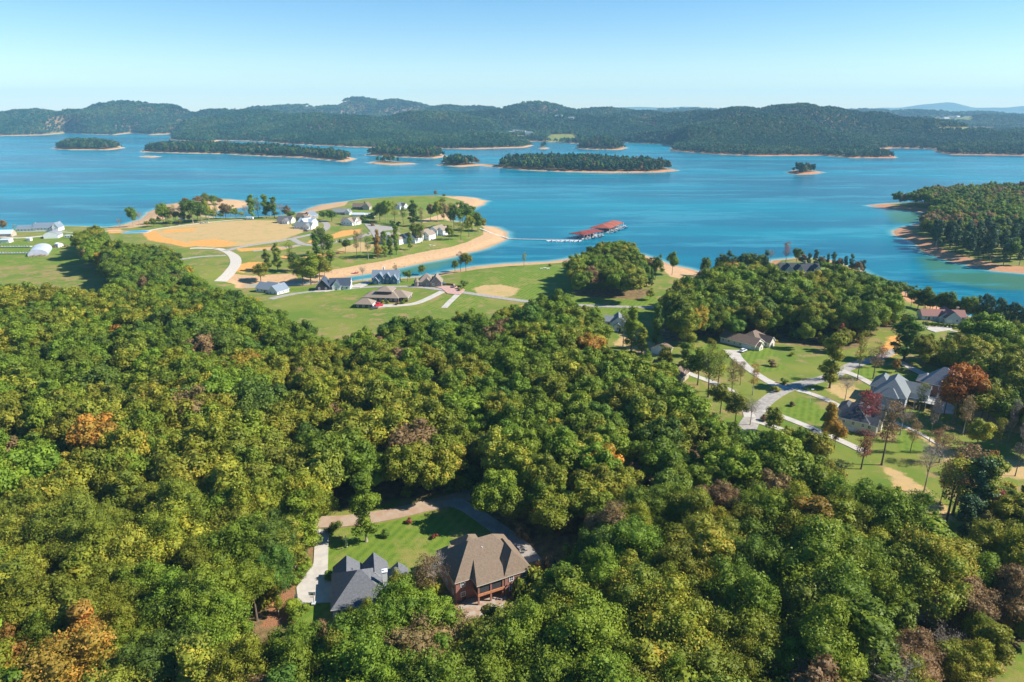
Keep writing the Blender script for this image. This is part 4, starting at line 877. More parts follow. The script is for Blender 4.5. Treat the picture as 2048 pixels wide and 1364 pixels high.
for px, py, h, k, p_, t in [(1418,742,17,'sparse','olive','open olive tree between ranch-house drive and white curving drive'),(1480,770,12,'sparse','brown','small brown tree in the strip between the two drives'),(1395,770,18,'mid','green','leafy tree where the curving drive leaves the wood'),(1440,828,14,'mid','olive','olive tree at the wood edge left of the lane foot'),
 (1470,845,13,'mid','lime','yellow-green tree just left of the lane foot'),(1545,868,12,'mid','olive','olive tree at the wood edge below the short drive'),(1690,800,11,'bare','brown','small bare tree in front of the grey two-storey house'),(1745,855,15,'sparse','red','wine-red tree at the right wall of the cream house'),(1835,835,16,'sparse','olive','thin olive tree below the rear deck'),
 (1925,870,17,'sparse','brown','brown open tree on the dry slope'),(1950,905,15,'mid','olive','olive-brown tree on the dry lawn at the right'),(1990,905,14,'sparse','olive','thin olive tree right of the olive-brown one'),(1820,905,14,'sparse','brown','thin brown tree beside the garden path')]: one(px, py, h, k, p_, t, g7, 1.1)
# clipped hedge cones before the red-roofed house
for i in range(16): one(1846+i*5.2, 651+i*.45, 2.6, 'shrub', 'dark', 'small clipped evergreen in the '+('left' if i < 8 else 'right')+' half of the row before the red-roofed house', 'clipped row before the red-roofed house', .6)
for i in range(9): one(1858+i*6, 797+i*1.5, 3.2, 'shrub', 'dark', 'small upright evergreen in the row below the brick house', 'evergreen row below the brick house', .55)
one(733,1083,23,'narrow','green','tall leafy column-like tree standing on the near lawn by the tan road', None, 1.2)
one(611,1115,21,'narrow','green','tall green tree with a pale stem at the upper edge of the driveway', None, 1.5)
one(590,1140,17,'narrow','lime','yellow-green tree with a pale stem beside the mulch bed', None, 1.3)
one(568,1178,18,'narrow','lime','yellow-green tree left of the mulch bed', None, 1.4)
one(558,1232,14,'narrow','olive','slender tree in the orange leaf litter at the left of the near yard', None, .9)
one(985,1262,8,'small','olive','low olive tree at the edge of the brick house patio', None, 1.1)
one(868,1190,13,'bare','brown','nearly bare brown tree between the two near houses', None, 1.1)
one(852,1205,14,'sparse','brown','thin brown-leaved tree in the gap between the two near houses', None, 1.5)
one(705,1310,13,'broad','lime','yellow-green tree hiding the front wall of the grey-roofed house', None, .75)
one(745,1292,14,'broad','olive','olive tree below the front eave of the grey-roofed house', None, .75)
one(778,1285,14,'broad','lime','yellow-green tree against the right end of the grey-roofed house', None, .7)
one(870,1290,13,'broad','olive','olive tree at the left corner of the brick house', None, .7)
one(1085,1245,12,'broad','green','green tree at the right corner of the brick house', None, .7)
one(1600,918,13,'mid','green','green tree hiding the wall of the small outbuilding')
one(1632,930,14,'mid','olive','olive tree right below the small outbuilding'); one(1572,908,12,'mid','lime','yellow-green tree left below the small outbuilding')
one(1328,775,15,'mid','green','green tree in front of the hidden tan house'); one(1292,768,14,'mid','olive','olive tree left in front of the hidden tan house')
one(800,1245,16,'broad','olive','olive tree overlapping the right corner of the grey-roofed house', None, .62)
# ------------------------------------------------------------------ houses
def roofmat(name, a, b): return noisy(name, a, b, 2.2, .85, .2, .3, .7)
RF = dict(umber=roofmat('umber_shingles', (.160,.115,.078), (.215,.160,.112)), charcoal=roofmat('charcoal_shingles', (.105,.108,.115), (.150,.153,.162)), taupe=roofmat('taupe_shingles', (.22,.17,.13), (.29,.23,.175)),
 grey=roofmat('grey_shingles', (.18,.185,.195), (.24,.245,.26)), navy=roofmat('navy_metal_roof', (.045,.06,.085), (.06,.08,.11)), blue=roofmat('blue_grey_shingles', (.15,.19,.23), (.20,.24,.28)),
 red=roofmat('red_brown_shingles', (.25,.12,.10), (.32,.17,.14)), light=roofmat('pale_metal_roof', (.45,.50,.54), (.52,.57,.60)), brown=roofmat('brown_shingles', (.15,.105,.075), (.20,.145,.11)),
 sage=roofmat('sage_shingles', (.15,.17,.175), (.20,.22,.225)), rust=roofmat('rust_red_metal', (.50,.10,.06), (.58,.15,.09)), slate=roofmat('dark_slate', (.05,.055,.065), (.08,.085,.095)))
WL = dict(white=noisy('white_siding', (.78,.78,.76), (.70,.70,.68), .6), cream=noisy('cream_siding', (.62,.57,.46), (.56,.51,.41), .6), grey=noisy('grey_siding', (.34,.36,.38), (.30,.32,.34), .8),
 blue=noisy('blue_siding', (.07,.14,.20), (.09,.17,.24), .8), black=noisy('black_siding', (.035,.037,.04), (.05,.05,.055), .8), tan=noisy('tan_siding', (.45,.37,.27), (.39,.32,.24), .8),
 stone=noisy('stone_wall', (.34,.29,.24), (.22,.19,.16), 1.6), ice=noisy('pale_blue_siding', (.55,.62,.66), (.49,.56,.60), .7), dark=noisy('dark_brown_wall', (.13,.10,.08), (.10,.08,.06), .8))
mbk = mat('red_brick', (.3,.1,.07), .9); N, L, P = nodes(mbk); bt = N.new('ShaderNodeTexBrick'); tc = N.new('ShaderNodeTexCoord')
mpb = N.new('ShaderNodeMapping'); mpb.inputs['Rotation'].default_value = (R(90), 0, 0); L.new(tc.outputs['Object'], mpb.inputs[0]); L.new(mpb.outputs[0], bt.inputs[0])
bt.inputs['Color1'].default_value = (.24,.085,.06,1); bt.inputs['Color2'].default_value = (.33,.13,.09,1); bt.inputs['Mortar'].default_value = (.35,.28,.24,1); bt.inputs['Scale'].default_value = 4
L.new(bt.outputs[0], P.inputs['Base Color']); WL['brick'] = mbk
m_trim = mat('white_trim', (.78,.78,.76), .6); m_glass = mat('window_glass', (.03,.045,.06), .08, .8); m_door = mat('dark_door', (.10,.06,.04), .5); m_gar = mat('white_garage_door', (.72,.73,.74), .6)
m_dtrim = mat('dark_trim', (.06,.06,.06), .6); m_ctrim = mat('cream_trim', (.60,.54,.44), .6)
def window(root, x, y, z, ax, s, w=1.1, h=1.4, fr=None, label=None):
    """window on a wall: ax 'x' = wall running along x (outward s*y), 'y' = along y (outward s*x)"""
    m = MB(); t = .07
    def bx(a0, a1, z0, z1, d0, d1, mi):
        if ax == 'x': m.box(x+a0, min(y+s*d0, y+s*d1), z+z0, x+a1, max(y+s*d0, y+s*d1), z+z1, mi)
        else: m.box(min(x+s*d0, x+s*d1), y+a0, z+z0, max(x+s*d0, x+s*d1), y+a1, z+z1, mi)
    bx(-w/2, w/2, 0, h, .004, .035, 1)
    for a0, a1, z0, z1 in ((-w/2-t, -w/2+t, -t, h+t), (w/2-t, w/2+t, -t, h+t), (-w/2+t, w/2-t, -t, t), (-w/2+t, w/2-t, h-t, h+t), (-.03, .03, t, h-t), (-w/2+t, -.03, h/2-.03, h/2+.03), (.03, w/2-t, h/2-.03, h/2+.03)):
        bx(a0, a1, z0, z1, .0045, .075, 0)
    o = m.build('window', [fr or m_trim, m_glass], root)
    return o
def panel(root, name, x, y, z, ax, s, w, h, m_):
    m = MB(); n = 4 if name == 'garage_door' else 2
    for i in range(n):
        z0 = z+h*i/n+.02; z1 = z+h*(i+1)/n-.02
        if ax == 'x': m.box(x-w/2, min(y+s*.003, y+s*.06), z0, x+w/2, max(y+s*.003, y+s*.06), z1)
        else: m.box(min(x+s*.003, x+s*.06), y-w/2, z0, max(x+s*.003, x+s*.06), y+w/2, z1)
    return m.build(name, m_, root)
def house(name, label, px, py, rot, wings, wall, roof, trim=None, chim=(), gar=(), doors=(), wscale=1.0, cat='house', z=None, posts=(), win=True, xyz=None, group=None, zoff=0):
    """wings: (x0, y0, x1, y1, eave height, kind gx/gy/hip, rise[, wall key or None])"""
    if xyz: x, y = xyz; z = gz(x, y)
    else: x, y, z = at(px, py)
    root = empty(name, (x, y, z+zoff), R(rot), label, cat, group); trim = trim or m_trim; rf = roof if isinstance(roof, bpy.types.Material) else RF[roof]
    byw = {}
    rmb = MB(); nwin = 0
    for wi, wg in enumerate(wings):
        x0, y0, x1, y1, h, k, rise = wg[:7]; wk = wg[7] if len(wg) > 7 else wall
        z0 = wg[8] if len(wg) > 8 else -1.2; ov = .45; e = wi*.013
        if wk:
            m = byw.setdefault(wk, MB()); m.box(x0+e, y0+e, z0, x1-e, y1-e, h-.02)
            if k == 'gx':
                for xx in (x0+e, x1-e-.12): 
                    m.prism([(0,0)]*0 or [(xx, y0+e), (xx+.12, y0+e), (xx+.12, y1-e), (xx, y1-e)], h-.02, h-.01)
                    ym = (y0+y1)/2
                    for xa in (xx, xx+.12): m.face([(xa, y0+e, h-.01), (xa, y1-e, h-.01), (xa, ym, h+rise-.15)])
            if k == 'gy':
                xm = (x0+x1)/2
                for yy in (y0+e, y1-e-.12):
                    for ya in (yy, yy+.12): m.face([(x0+e, ya, h-.01), (x1-e, ya, h-.01), (xm, ya, h+rise-.15)])
        X0, X1, Y0, Y1 = x0-ov, x1+ov, y0-ov, y1+ov; e = wi*.011; h = h+e
        if k == 'gx':
            d = rise/((y1-y0)/2)*ov; ym = (y0+y1)/2; X0 = x0-.35; X1 = x1+.35
            rmb.slab([(X0, Y0, h-d), (X1, Y0, h-d), (X1, ym, h+rise), (X0, ym, h+rise)]); rmb.slab([(X0, ym, h+rise), (X1, ym, h+rise), (X1, Y1, h-d), (X0, Y1, h-d)])
        elif k == 'gy':
            d = rise/((x1-x0)/2)*ov; xm = (x0+x1)/2; Y0 = y0-.35; Y1 = y1+.35
            rmb.slab([(X0, Y0, h-d), (xm, Y0, h+rise), (xm, Y1, h+rise), (X0, Y1, h-d)]); rmb.slab([(xm, Y0, h+rise), (X1, Y0, h-d), (X1, Y1, h-d), (xm, Y1, h+rise)])
        elif k == 'flat': rmb.box(X0, Y0, h, X1, Y1, h+.25)
        elif k == 'porch': rmb.slab([(X0, Y0, h-.1), (X1+.3, Y0, h-.1), (X1+.3, 3.3, h+rise), (x0+1.7, 3.3, h+rise)]); rmb.slab([(X0, Y0, h-.1), (x0+1.7, 3.3, h+rise), (X0, -.5, h-.1)])
        elif k == 'shed': rmb.slab([(X0, Y0, h-rise*.1), (X1, Y0, h-rise*.1), (X1, Y1, h+rise), (X0, Y1, h+rise)])
        else:
            W_, D_ = X1-X0, Y1-Y0; r = min(W_, D_)/2*.97; zt = h+rise; zb = h-.12
            if W_ >= D_: a, b = (X0+r, (Y0+Y1)/2, zt), (X1-r, (Y0+Y1)/2, zt)
            else: a, b = ((X0+X1)/2, Y0+r, zt), ((X0+X1)/2, Y1-r, zt)
            q = [(X0, Y0, zb), (X1, Y0, zb), (X1, Y1, zb), (X0, Y1, zb)]
            if W_ >= D_:
                for pl in ([q[0], q[1], b, a], [q[1], q[2], b], [q[2], q[3], a, b], [q[3], q[0], a]): rmb.face(pl)
            else:
                for pl in ([q[0], q[1], a], [q[1], q[2], b, a], [q[2], q[3], b], [q[3], q[0], a, b]): rmb.face(pl)
            lo = [(p_[0], p_[1], p_[2]-.22) for p_ in q]; rmb.face(lo[::-1], 1)
            for i in range(4): j = (i+1) % 4; rmb.face([lo[i], lo[j], q[j], q[i]], 1)
        if wk and win and h > 2:
            rows = [h-2.15] if h < 5 else [h-2.15, h-5.1]
            for zr in rows:
                for (a0, a1, fix, ax, s) in ((x0, x1, y0, 'x', -1), (y0, y1, x1, 'y', 1), (y0, y1, x0, 'y', -1), (x0, x1, y1, 'x', 1)):
                    n = int((a1-a0-.8)/3.1)
                    for i in range(n):
                        c_ = a0+(a1-a0)*(i+.5)/n
                        pxx, pyy = (c_, fix) if ax == 'x' else (fix, c_)
                        if any((o is not wg and len(o) > 0 and o[0]-.3 < pxx < o[2]+.3 and o[1]-.3 < pyy < o[3]+.3) for o in wings): continue
                        if any(abs(pxx-g_[0]) < g_[4]/2+.9 and abs(pyy-g_[1]) < .6 and ax == g_[2] and zr < 2.6+g_[5] for g_ in gar if g_[2] == 'x'): continue
                        if any(abs(pyy-g_[1]) < g_[4]/2+.9 and abs(pxx-g_[0]) < .6 and ax == g_[2] and zr < 2.6+g_[5] for g_ in gar if g_[2] == 'y'): continue
                        if nwin > 26: continue
                        window(root, pxx-s*0 if ax == 'x' else pxx, pyy, zr, ax, s, 1.15*wscale, 1.35, m_trim if wall != 'white' or trim is not m_trim else m_dtrim if trim is m_dtrim else m_trim); nwin += 1
    for wk, m in byw.items(): m.build('wall', WL[wk], root)
    ro = rmb.build('roof', [rf, trim], root)
    for (cx2, cy2, zt, w2, key) in chim:
        m = MB(); m.box(cx2-w2/2, cy2-w2/2, 0, cx2+w2/2, cy2+w2/2, zt); m.box(cx2-w2/2-.12, cy2-w2/2-.12, zt, cx2+w2/2+.12, cy2+w2/2+.12, zt+.18); m.box(cx2-.2, cy2-.2, zt+.18, cx2+.2, cy2+.2, zt+.6)
        m.build('chimney', WL[key], root if True else ro)
    for g_ in gar: panel(root, 'garage_door', g_[0], g_[1], g_[5], g_[2], g_[3], g_[4], 2.4, m_gar)
    for d_ in doors: panel(root, 'door', d_[0], d_[1], d_[4] if len(d_) > 4 else 0, d_[2], d_[3], 1.1, 2.2, m_door)
    for (a, b, z0, z1, w2, key) in posts:
        m = MB(); m.box(a-w2/2, b-w2/2, z0, a+w2/2, b+w2/2, z1); m.box(a-w2/2-.06, b-w2/2-.06, z1, a+w2/2+.06, b+w2/2+.06, z1+.15)
        m.build('post', WL[key], root)
    return root
# the two near houses
hA = house('house', 'charcoal-roofed house with steep gables and a white chimney beside the near concrete driveway', 0, 0, 13, [
  (0, 0, 14, 13.5, 4, 'hip', 5.2), (0.2, 9, 7.0, 16.6, 4, 'gy', 2.8), (7.6, 8, 13.8, 15.8, 4, 'gy', 3.2), (12.5, 1.5, 19, 11.5, 4, 'hip', 3.2), (15.4, 9, 18.4, 12.8, 4, 'gy', 1.2)],
  'white', 'charcoal', chim=[(13.2, 4.2, 9.6, 1.2, 'white')], gar=[(0, 4.0, 'y', -1, 5, 0), (0, 11, 'y', -1, 2.8, 0)], doors=[(16, 1.5, 'x', -1)], xyz=(-44.1, 137.6))
m = MB()
m.tube([(5.2, 7.2, 9.1), (5.2, 7.2, 9.7)], [.12, .12], 8); m.build('roof_vent', m_dtrim, hA)
hB = house('house', 'brown-roofed red brick house with a columned rear porch, nearest to the camera', 0, 0, 26, [
  (0, 0, 19.4, 13, 6.6, 'hip', 6.3), (4.6, -3.5, 12.0, 0, 6.62, 'porch', 3.1, None), (12.2, -3.4, 19.6, 9.5, 6.64, 'hip', 4.4), (5.2, 9, 12.2, 16.5, 6.6, 'hip', 3.4), (0.6, 10, 5.6, 14.8, 6.0, 'hip', 2.6)],
  'brick', 'umber', trim=m_ctrim, gar=[(19.6, 6.2, 'y', 1, 4.8, 3.4)], doors=[(2.2, 0, 'x', -1)], xyz=(-14.3, 144.3),
  posts=[(4.9, -3.2, -1, 6.4, .42, 'brick'), (8.3, -3.2, -1, 6.4, .42, 'brick'), (11.7, -3.2, -1, 6.4, .42, 'brick')])
m = MB(); m.box(4.6, -3.5, 3.05, 12.1, -.02, 3.3); m.box(4.6, -3.56, 2.8, 12.1, -3.36, 3.5); m.box(4.55, -3.5, 2.8, 4.75, -.02, 3.5); m.build('porch_deck', noisy('orange_wood', (.42,.17,.08), (.5,.22,.11), 2), hB)
m = MB(); m.box(5.15, -3.26, 3.55, 8.05, -3.22, 6.3); m.box(8.55, -3.26, 3.55, 11.45, -3.22, 6.3); m.box(4.86, -2.9, 3.55, 4.9, -.1, 6.3); m.build('porch_screen', mat('dark_screen', (.05,.055,.06), .4), hB)
m = MB(); m.tube([(9.3, 4.5, 10.4), (9.3, 4.5, 11.3)], [.14, .14], 8); m.build('roof_vent', m_trim, hB)
m = MB(); m.box(-1.8, -5.2, -.25, 12, -.1, .12); m.box(12, -5, -.25, 14, -3.6, .12); m.build('patio', noisy('terracotta_paving', (.32,.13,.06), (.38,.18,.09), 1.5), hB)
# ---- right-hand houses
house('house', 'cream ranch house with a taupe roof and a white car on its drive', 0, 0, -47, [(0, -3, 20.5, 6.5, 3.5, 'gx', 2.7), (7.5, 2, 18.5, 15.5, 3.5, 'hip', 3.9), (17, -1.8, 22.3, 2.4, 3.1, 'gx', 1.7), (15, 7, 23.5, 12.6, 3.4, 'gx', 2.6)],
  'cream', 'brown', gar=[(15.5, -3, 'x', -1, 5, 0)], doors=[(23.5, 10, 'y', 1)], xyz=(116.3, 356.5))
hh4 = house('house', 'grey two-storey house with a pale roof and rear upper deck in the right-hand group', 0, 0, -37, [(0, 0, 11.5, 19, 6.6, 'hip', 5.6), (-3, 8, 4.5, 19.4, 6.6, 'hip', 4.0), (9, 10.5, 18.5, 17.8, 6.6, 'gx', 2.9, 'ice', 3.4), (2.2, -1.3, 8.6, 4, 6.5, 'hip', 3.0)],
  'grey', 'sage', gar=[(3.4, -1.3, 'x', -1, 2.6, 0), (7, -1.3, 'x', -1, 2.6, 0)], xyz=(154.0, 267.2), posts=[(18.2, 10.8, -1, 3.3, .25, 'white'), (18.2, 17.4, -1, 3.3, .25, 'white'), (14, 10.8, -1, 3.3, .25, 'white'), (21.2, 10.8, -1, 4.4, .2, 'white'), (21.2, 17.4, -1, 4.4, .2, 'white')])
m = MB(); m.box(11.55, 8.4, 3.1, 21.4, 10.45, 3.35); m.box(18.55, 10.5, 3.1, 21.4, 17.8, 3.35)
for i in range(9): m.box(11.7+i*1.2, 8.42, 3.35, 11.78+i*1.2, 8.5, 4.3)
for i in range(8): m.box(21.3, 8.5+i*1.2, 3.35, 21.38, 8.58+i*1.2, 4.3)
m.box(11.6, 8.4, 4.3, 21.4, 8.52, 4.4); m.box(21.28, 8.53, 4.3, 21.4, 17.8, 4.4); m.build('deck', noisy('grey_deck', (.30,.29,.28), (.38,.36,.34), 2), hh4)
house('house', 'tall red brick house with a grey hip roof below the flame-orange oaks', 1841, 795, -38, [(0, 0, 13, 12, 7.4, 'hip', 6.6), (8, 4, 17, 14, 7.4, 'hip', 5.6), (-3, 4, 3, 12, 6.3, 'hip', 2.6)], 'brick', 'grey', doors=[(4, 0, 'x', -1)])
house('house', 'cream house with a dark slate roof behind the crimson tree, frontmost of the right-hand group', 0, 0, -36, [(0, 0, 10.5, 16, 5, 'hip', 4.0), (8, 6, 14.5, 12.5, 5, 'gx', 2.6), (8.5, 0.5, 13.5, 5.5, 4.6, 'gx', 1.8), (-2, 7, 3, 16.2, 5, 'hip', 2.4)],
  'cream', 'slate', gar=[(4.2, 0, 'x', -1, 3.4, -.8)], xyz=(129.5, 246.2))
house('shed', 'small dark-roofed outbuilding beside the lower right drive', 1596, 888, -35, [(0, 0, 8, 6, 3, 'gy', 2.0)], 'white', 'slate', cat='shed')
house('house', 'red-brown roofed ranch house beside the water at the far right', 1843, 640, -8, [(0, 0, 13, 8, 3.2, 'gx', 3.0), (11, -5, 20, 8.5, 3.2, 'gy', 4.0), (9, -2, 15, 5, 3.1, 'gy', 2.6), (14, 0, 25, 8, 3.2, 'gx', 3.0)], 'ice', 'red', gar=[(13.5, -5, 'x', -1, 3, 0)], chim=[(22, 6, 7.2, 1.2, 'tan')], doors=[(4, 0, 'x', -1)])
house('house', 'grey-roofed house half hidden in the trees below the red-roofed one', 1958, 672, -30, [(0, 0, 11, 9, 4, 'hip', 3.2), (-4, 3, 2, 8, 3.4, 'gx', 2)], 'dark', 'grey')
house('cottage', 'small white cottage with a grey-green roof standing alone among the trees', 1222, 661, -8, [(0, 0, 8, 11, 5, 'gy', 3.4), (-4, 4, 1, 11, 4.6, 'gx', 2.4), (1.5, -2, 6, 1, 3.4, 'gy', 1.6)], 'white', 'sage', doors=[(5, -2, 'x', -1)], cat='cottage')
house('garage', 'small white-fronted garage with a dark roof among tall oaks', 1302, 706, -30, [(0, 0, 9, 7, 2.9, 'gy', 2.2)], 'white', 'brown', gar=[(4.5, 0, 'x', -1, 4.6, 0)], cat='garage')
house('house', 'tan brown-roofed house mostly hidden in trees above the curving white drive', 1300, 748, -35, [(0, 0, 16, 9, 3.4, 'gx', 2.8), (10, -4, 17, 6, 3.4, 'gy', 2.8)], 'tan', 'brown', gar=[(13.5, -4, 'x', -1, 4, 0)])
house('house', 'white house glimpsed through the forest crowns below the small outbuilding', 1578, 975, -35, [(0, 0, 12, 9, 6, 'gx', 3.2)], 'white', 'grey')
house('mansion', 'large dark mansion with a row of steep gables on the far shore lawn', 1560, 556, -4, [(0, 0, 30, 12, 6, 'gx', 5), (1, -5, 9, 4, 6, 'gy', 5.4), (10, -4, 17, 4, 6, 'gy', 5.0), (22, -5, 30, 4, 6, 'gy', 5.4)], 'grey', 'slate', cat='mansion', chim=[(19, 6, 12.5, 1.4, 'stone')])
# ---- houses round the striped lawns
house('house', 'long white house with a blue-grey metal roof, leftmost of the four by the channel', 512, 584, -24, [(0, 0, 19, 10, 3.3, 'gx', 3.4), (14.5, -3, 22.5, 9, 3.4, 'gy', 3.8), (2, 7, 12, 14, 3.2, 'gx', 2.6)], 'white', 'blue', doors=[(8, 0, 'x', -1)])
hm = house('farmhouse', 'modern black and white farmhouse with navy metal roofs by the channel', 634, 580, 6, [(0, -4, 9.5, 8, 3.6, 'gy', 5.2, 'black'), (9, -1, 24, 9, 3.5, 'gx', 4.2, 'white'), (11.5, -4, 17, 3, 3.6, 'gy', 3.7, 'white'), (19, -2.5, 24, 3, 3.2, 'shed', 1.4, 'white')], 'white', 'navy', doors=[(14.2, -4, 'x', -1)])
hb = house('house', 'dark blue house with white-edged gables and pale blue roof by the channel', 744, 568, -1, [(0, 0, 20, 10, 5.2, 'gx', 4.6), (1.2, -3.4, 5.8, 2, 3.4, 'gy', 2.8), (3.6, -1.9, 9.4, 3, 5.2, 'gy', 3.8), (9.8, -1.2, 14.6, 3, 5.6, 'gy', 3.2), (15, -2.4, 19.6, 3, 4.4, 'gy', 3.2)], 'blue', 'blue', doors=[(12.2, -1.2, 'x', -1)], chim=[(8, 8, 11, 1.1, 'white')])
hs = house('house', 'stone house with a taupe roof and a small turret by the brick-paved court', 829, 573, 2, [(3, 0, 14, 11, 3.6, 'hip', 5.4), (12, -2.5, 20, 9, 3.6, 'gy', 4.6), (7, -1.2, 12, 4, 3.5, 'gy', 2.8)], 'stone', 'taupe', gar=[(20, 3, 'y', 1, 4.6, 0)], trim=m_ctrim)
m = MB(); c8 = [(1.6+1.9*math.cos(a*math.pi/4+.39), .6+1.9*math.sin(a*math.pi/4+.39)) for a in range(8)]; m.prism(c8, -1, 3.6); m.build('turret', WL['stone'], hs)
m = MB(); c8 = [(1.6+2.3*math.cos(a*math.pi/4+.39), .6+2.3*math.sin(a*math.pi/4+.39)) for a in range(8)]
for i in range(8): a, b = c8[i], c8[(i+1) % 8]; m.face([(a[0], a[1], 3.55), (b[0], b[1], 3.55), (1.6, .6, 6.6)])
m.face([(a[0], a[1], 3.54) for a in c8[::-1]]); m.build('turret_roof', RF['taupe'], hs)
house('house', 'low taupe pagoda-roofed house with a raised upper tier on the oval lawn', 727, 603, -6, [(0, 0, 24, 11, 3.2, 'hip', 3.4), (14, 2, 30, 15, 3.2, 'hip', 3.6), (8.5, 2.5, 19, 13, 6.9, 'hip', 2.6, 'dark', 2)], 'dark', 'taupe', trim=m_ctrim, doors=[(18, 0, 'x', -1)])
house('garage', 'detached taupe hip-roofed garage in front of the pagoda-roofed house', 710, 616, -6, [(0, 0, 11.5, 8.5, 2.9, 'hip', 2.9)], 'dark', 'taupe', trim=m_ctrim, gar=[(11.5, 4.2, 'y', 1, 5.4, 0)], cat='garage')
# ---- peninsula houses
house('house', 'dark-roofed pale house at the left end of the peninsula cul-de-sac', 554, 446, -14, [(0, 0, 18, 10, 3.6, 'gx', 3.8), (9, -4, 16, 3, 3.4, 'gy', 2.8, 'white')], 'cream', 'charcoal')
house('house', 'tan house with a brown roof behind the pale blue-roofed one', 592, 440, -20, [(0, 0, 15, 10, 4, 'gx', 3.8), (10, -3, 16, 6, 4, 'gy', 3.4)], 'tan', 'brown', chim=[(13, 5, 9, 1.2, 'brick')])
house('house', 'slate-gabled house touching the lake behind the pale blue-roofed one', 606, 437, -28, [(0, 0, 14, 11, 4.2, 'gy', 4.2)], 'stone', 'blue')
house('house', 'tall house with stepped pale blue gabled roofs at the cul-de-sac', 596, 452, -30, [(0, 0, 20, 9, 4.8, 'gx', 4.0), (7, -4, 16, 8, 4.8, 'gy', 4.4), (2, 5, 18, 13, 4.8, 'gx', 4.4)], 'ice', 'light')
house('house', 'white bungalow with a low sage hip roof nearest the cul-de-sac road', 588, 457, -14, [(0, 0, 21, 9, 3, 'gx', 3.8), (13, -3, 20, 8, 3, 'gy', 3.2)], 'white', 'sage', gar=[(20, 2.5, 'y', 1, 4.6, 0)])
house('house', 'white house with a taupe roof right of the cul-de-sac', 682, 449, -20, [(0, 0, 18, 9, 3.8, 'gx', 4.2), (5, -3, 17, 6, 3.8, 'gy', 4.4), (12, 4, 19, 12, 3.8, 'gy', 3.8)], 'white', 'taupe')
house('house', 'long low grey-roofed white house on the near slope of the grassy head', 664, 429, -4, [(0, 0, 22, 9, 3.2, 'gx', 3.4), (17, -3, 23, 8, 3.2, 'gy', 3.4, 'white')], 'stone', 'grey')
house('house', 'dark brown house with bare gables on the crest of the grassy head', 705, 419, -4, [(0, 0, 19, 9, 4, 'gx', 3.8, 'dark'), (15, -3, 23, 9, 4, 'gy', 5.2)], 'tan', 'brown', chim=[(15, 5, 9.5, 1.3, 'dark')])
house('house', 'white house with a dark roof alone on the right of the grassy head', 789, 418, -30, [(0, 0, 9, 12, 4.4, 'gy', 3.6), (4, 4, 13, 11, 4.4, 'gx', 3.4)], 'white', 'charcoal')
house('pavilion', 'low pale blue-roofed building behind the taupe-roofed white house', 705, 433, -4, [(0, 0, 14, 6, 2.6, 'gx', 1.8), (16, -2, 27, 4, 2.6, 'gx', 1.8)], 'white', 'light', cat='pavilion', win=False)
for i, (px, py, lb) in enumerate([(748, 487, 'slate-coloured first condominium of the row, darkest and nearest the beach'), (768, 488, 'white condominium with a taupe roof, second of the row'), (800, 485, 'white condominium with a taupe roof, third of the row'), (828, 479, 'grey-white condominium behind the round tree, fourth of the row'), (857, 470, 'white condominium with a light taupe roof, last of the row')]):
    house('condominium', lb, px, py, -28, [(0, 0, 11, 17, 5.4, 'gy', 3.8), (8, 3, 16, 15, 5.2, 'gy', 3.4)], 'grey' if i == 0 else 'white', 'grey' if i == 0 else 'taupe', cat='condominium')
# ---- farmstead at the left edge
house('house', 'white farmhouse with a long grey-blue roof on the lake shore at the left', 34, 464, 8, [(0, 0, 20, 8, 3.4, 'gx', 3.2), (16, 0, 40, 10, 4.2, 'gx', 4.4), (36, -2, 42, 11, 4.4, 'gy', 4.8)], 'white', 'blue')
house('house', 'tan house with a pale roof cut off by the left picture edge', -14, 474, 5, [(0, 0, 18, 9, 3.4, 'gx', 3.2)], 'tan', 'light')
house('shed', 'white shed at the left picture edge beside the gravel drive', 1, 486, 5, [(0, 0, 8, 7, 3.2, 'gx', .6)], 'white', 'light', cat='shed', win=False)
house('shed', 'tiny white shed between the gravel drive and the arched greenhouse', 53, 482, 0, [(0, 0, 3.8, 3.5, 2.8, 'gx', .5)], 'white', 'light', cat='shed', win=False)
def arch(name, label, px, py, rot, w, d, h, mroof, mwall, cat, wallh=.6, n=14):
    x, y, z = at(px, py); root = empty(name, (x, y, z), R(rot), label, cat); m = MB(); e = MB()
    pr = [(w/2*-math.cos(math.pi*i/n), wallh+(h-wallh)*math.sin(math.pi*i/n)**.8) for i in range(n+1)]
    for i in range(n):
        a, b = pr[i], pr[i+1]; m.face([(a[0], 0, a[1]), (a[0], d, a[1]), (b[0], d, b[1]), (b[0], 0, b[1])][::-1])
    for yy in (.03, d-.03):
        e.face([(p_[0]*.99, yy, p_[1]-.02) for p_ in pr]+[(w/2*.99, yy, -.8), (-w/2*.99, yy, -.8)])
    for s in (-1, 1): e.face([(s*w/2*.99, .03, -.8), (s*w/2*.99, d-.03, -.8), (s*w/2*.99, d-.03, wallh), (s*w/2*.99, .03, wallh)])
    m.build('roof', mroof, root); e.build('wall', mwall, root)
    for i in range(6):
        t = MB(); yy = d*i/5; t.tube([(p_[0], yy, p_[1]+.04) for p_ in pr], [.06]*len(pr), 4); t.build('hoop', m_trim, root)
    return root
m_film = noisy('white_film', (.38,.42,.50), (.46,.49,.56), .3, .5)
gh = arch('greenhouse', 'long white arched greenhouse tunnel on the farm lawn', 76, 512, 27, 15, 34, 5.5, m_film, m_film, 'greenhouse')
m = MB()
for i in range(5): m.box(-6+i*2.6, -3, -.2, -4.2+i*2.6, -.6, 1.2+.5*(i % 2))
m.build('timber_stack', noisy('old_wood', (.26,.18,.12), (.36,.28,.20), 2), gh)
arch('barn', 'white barn with a dark arched roof on the farm', 102, 477, 14, 13, 14, 6, RF['grey'], WL['white'], 'barn', 2.4)
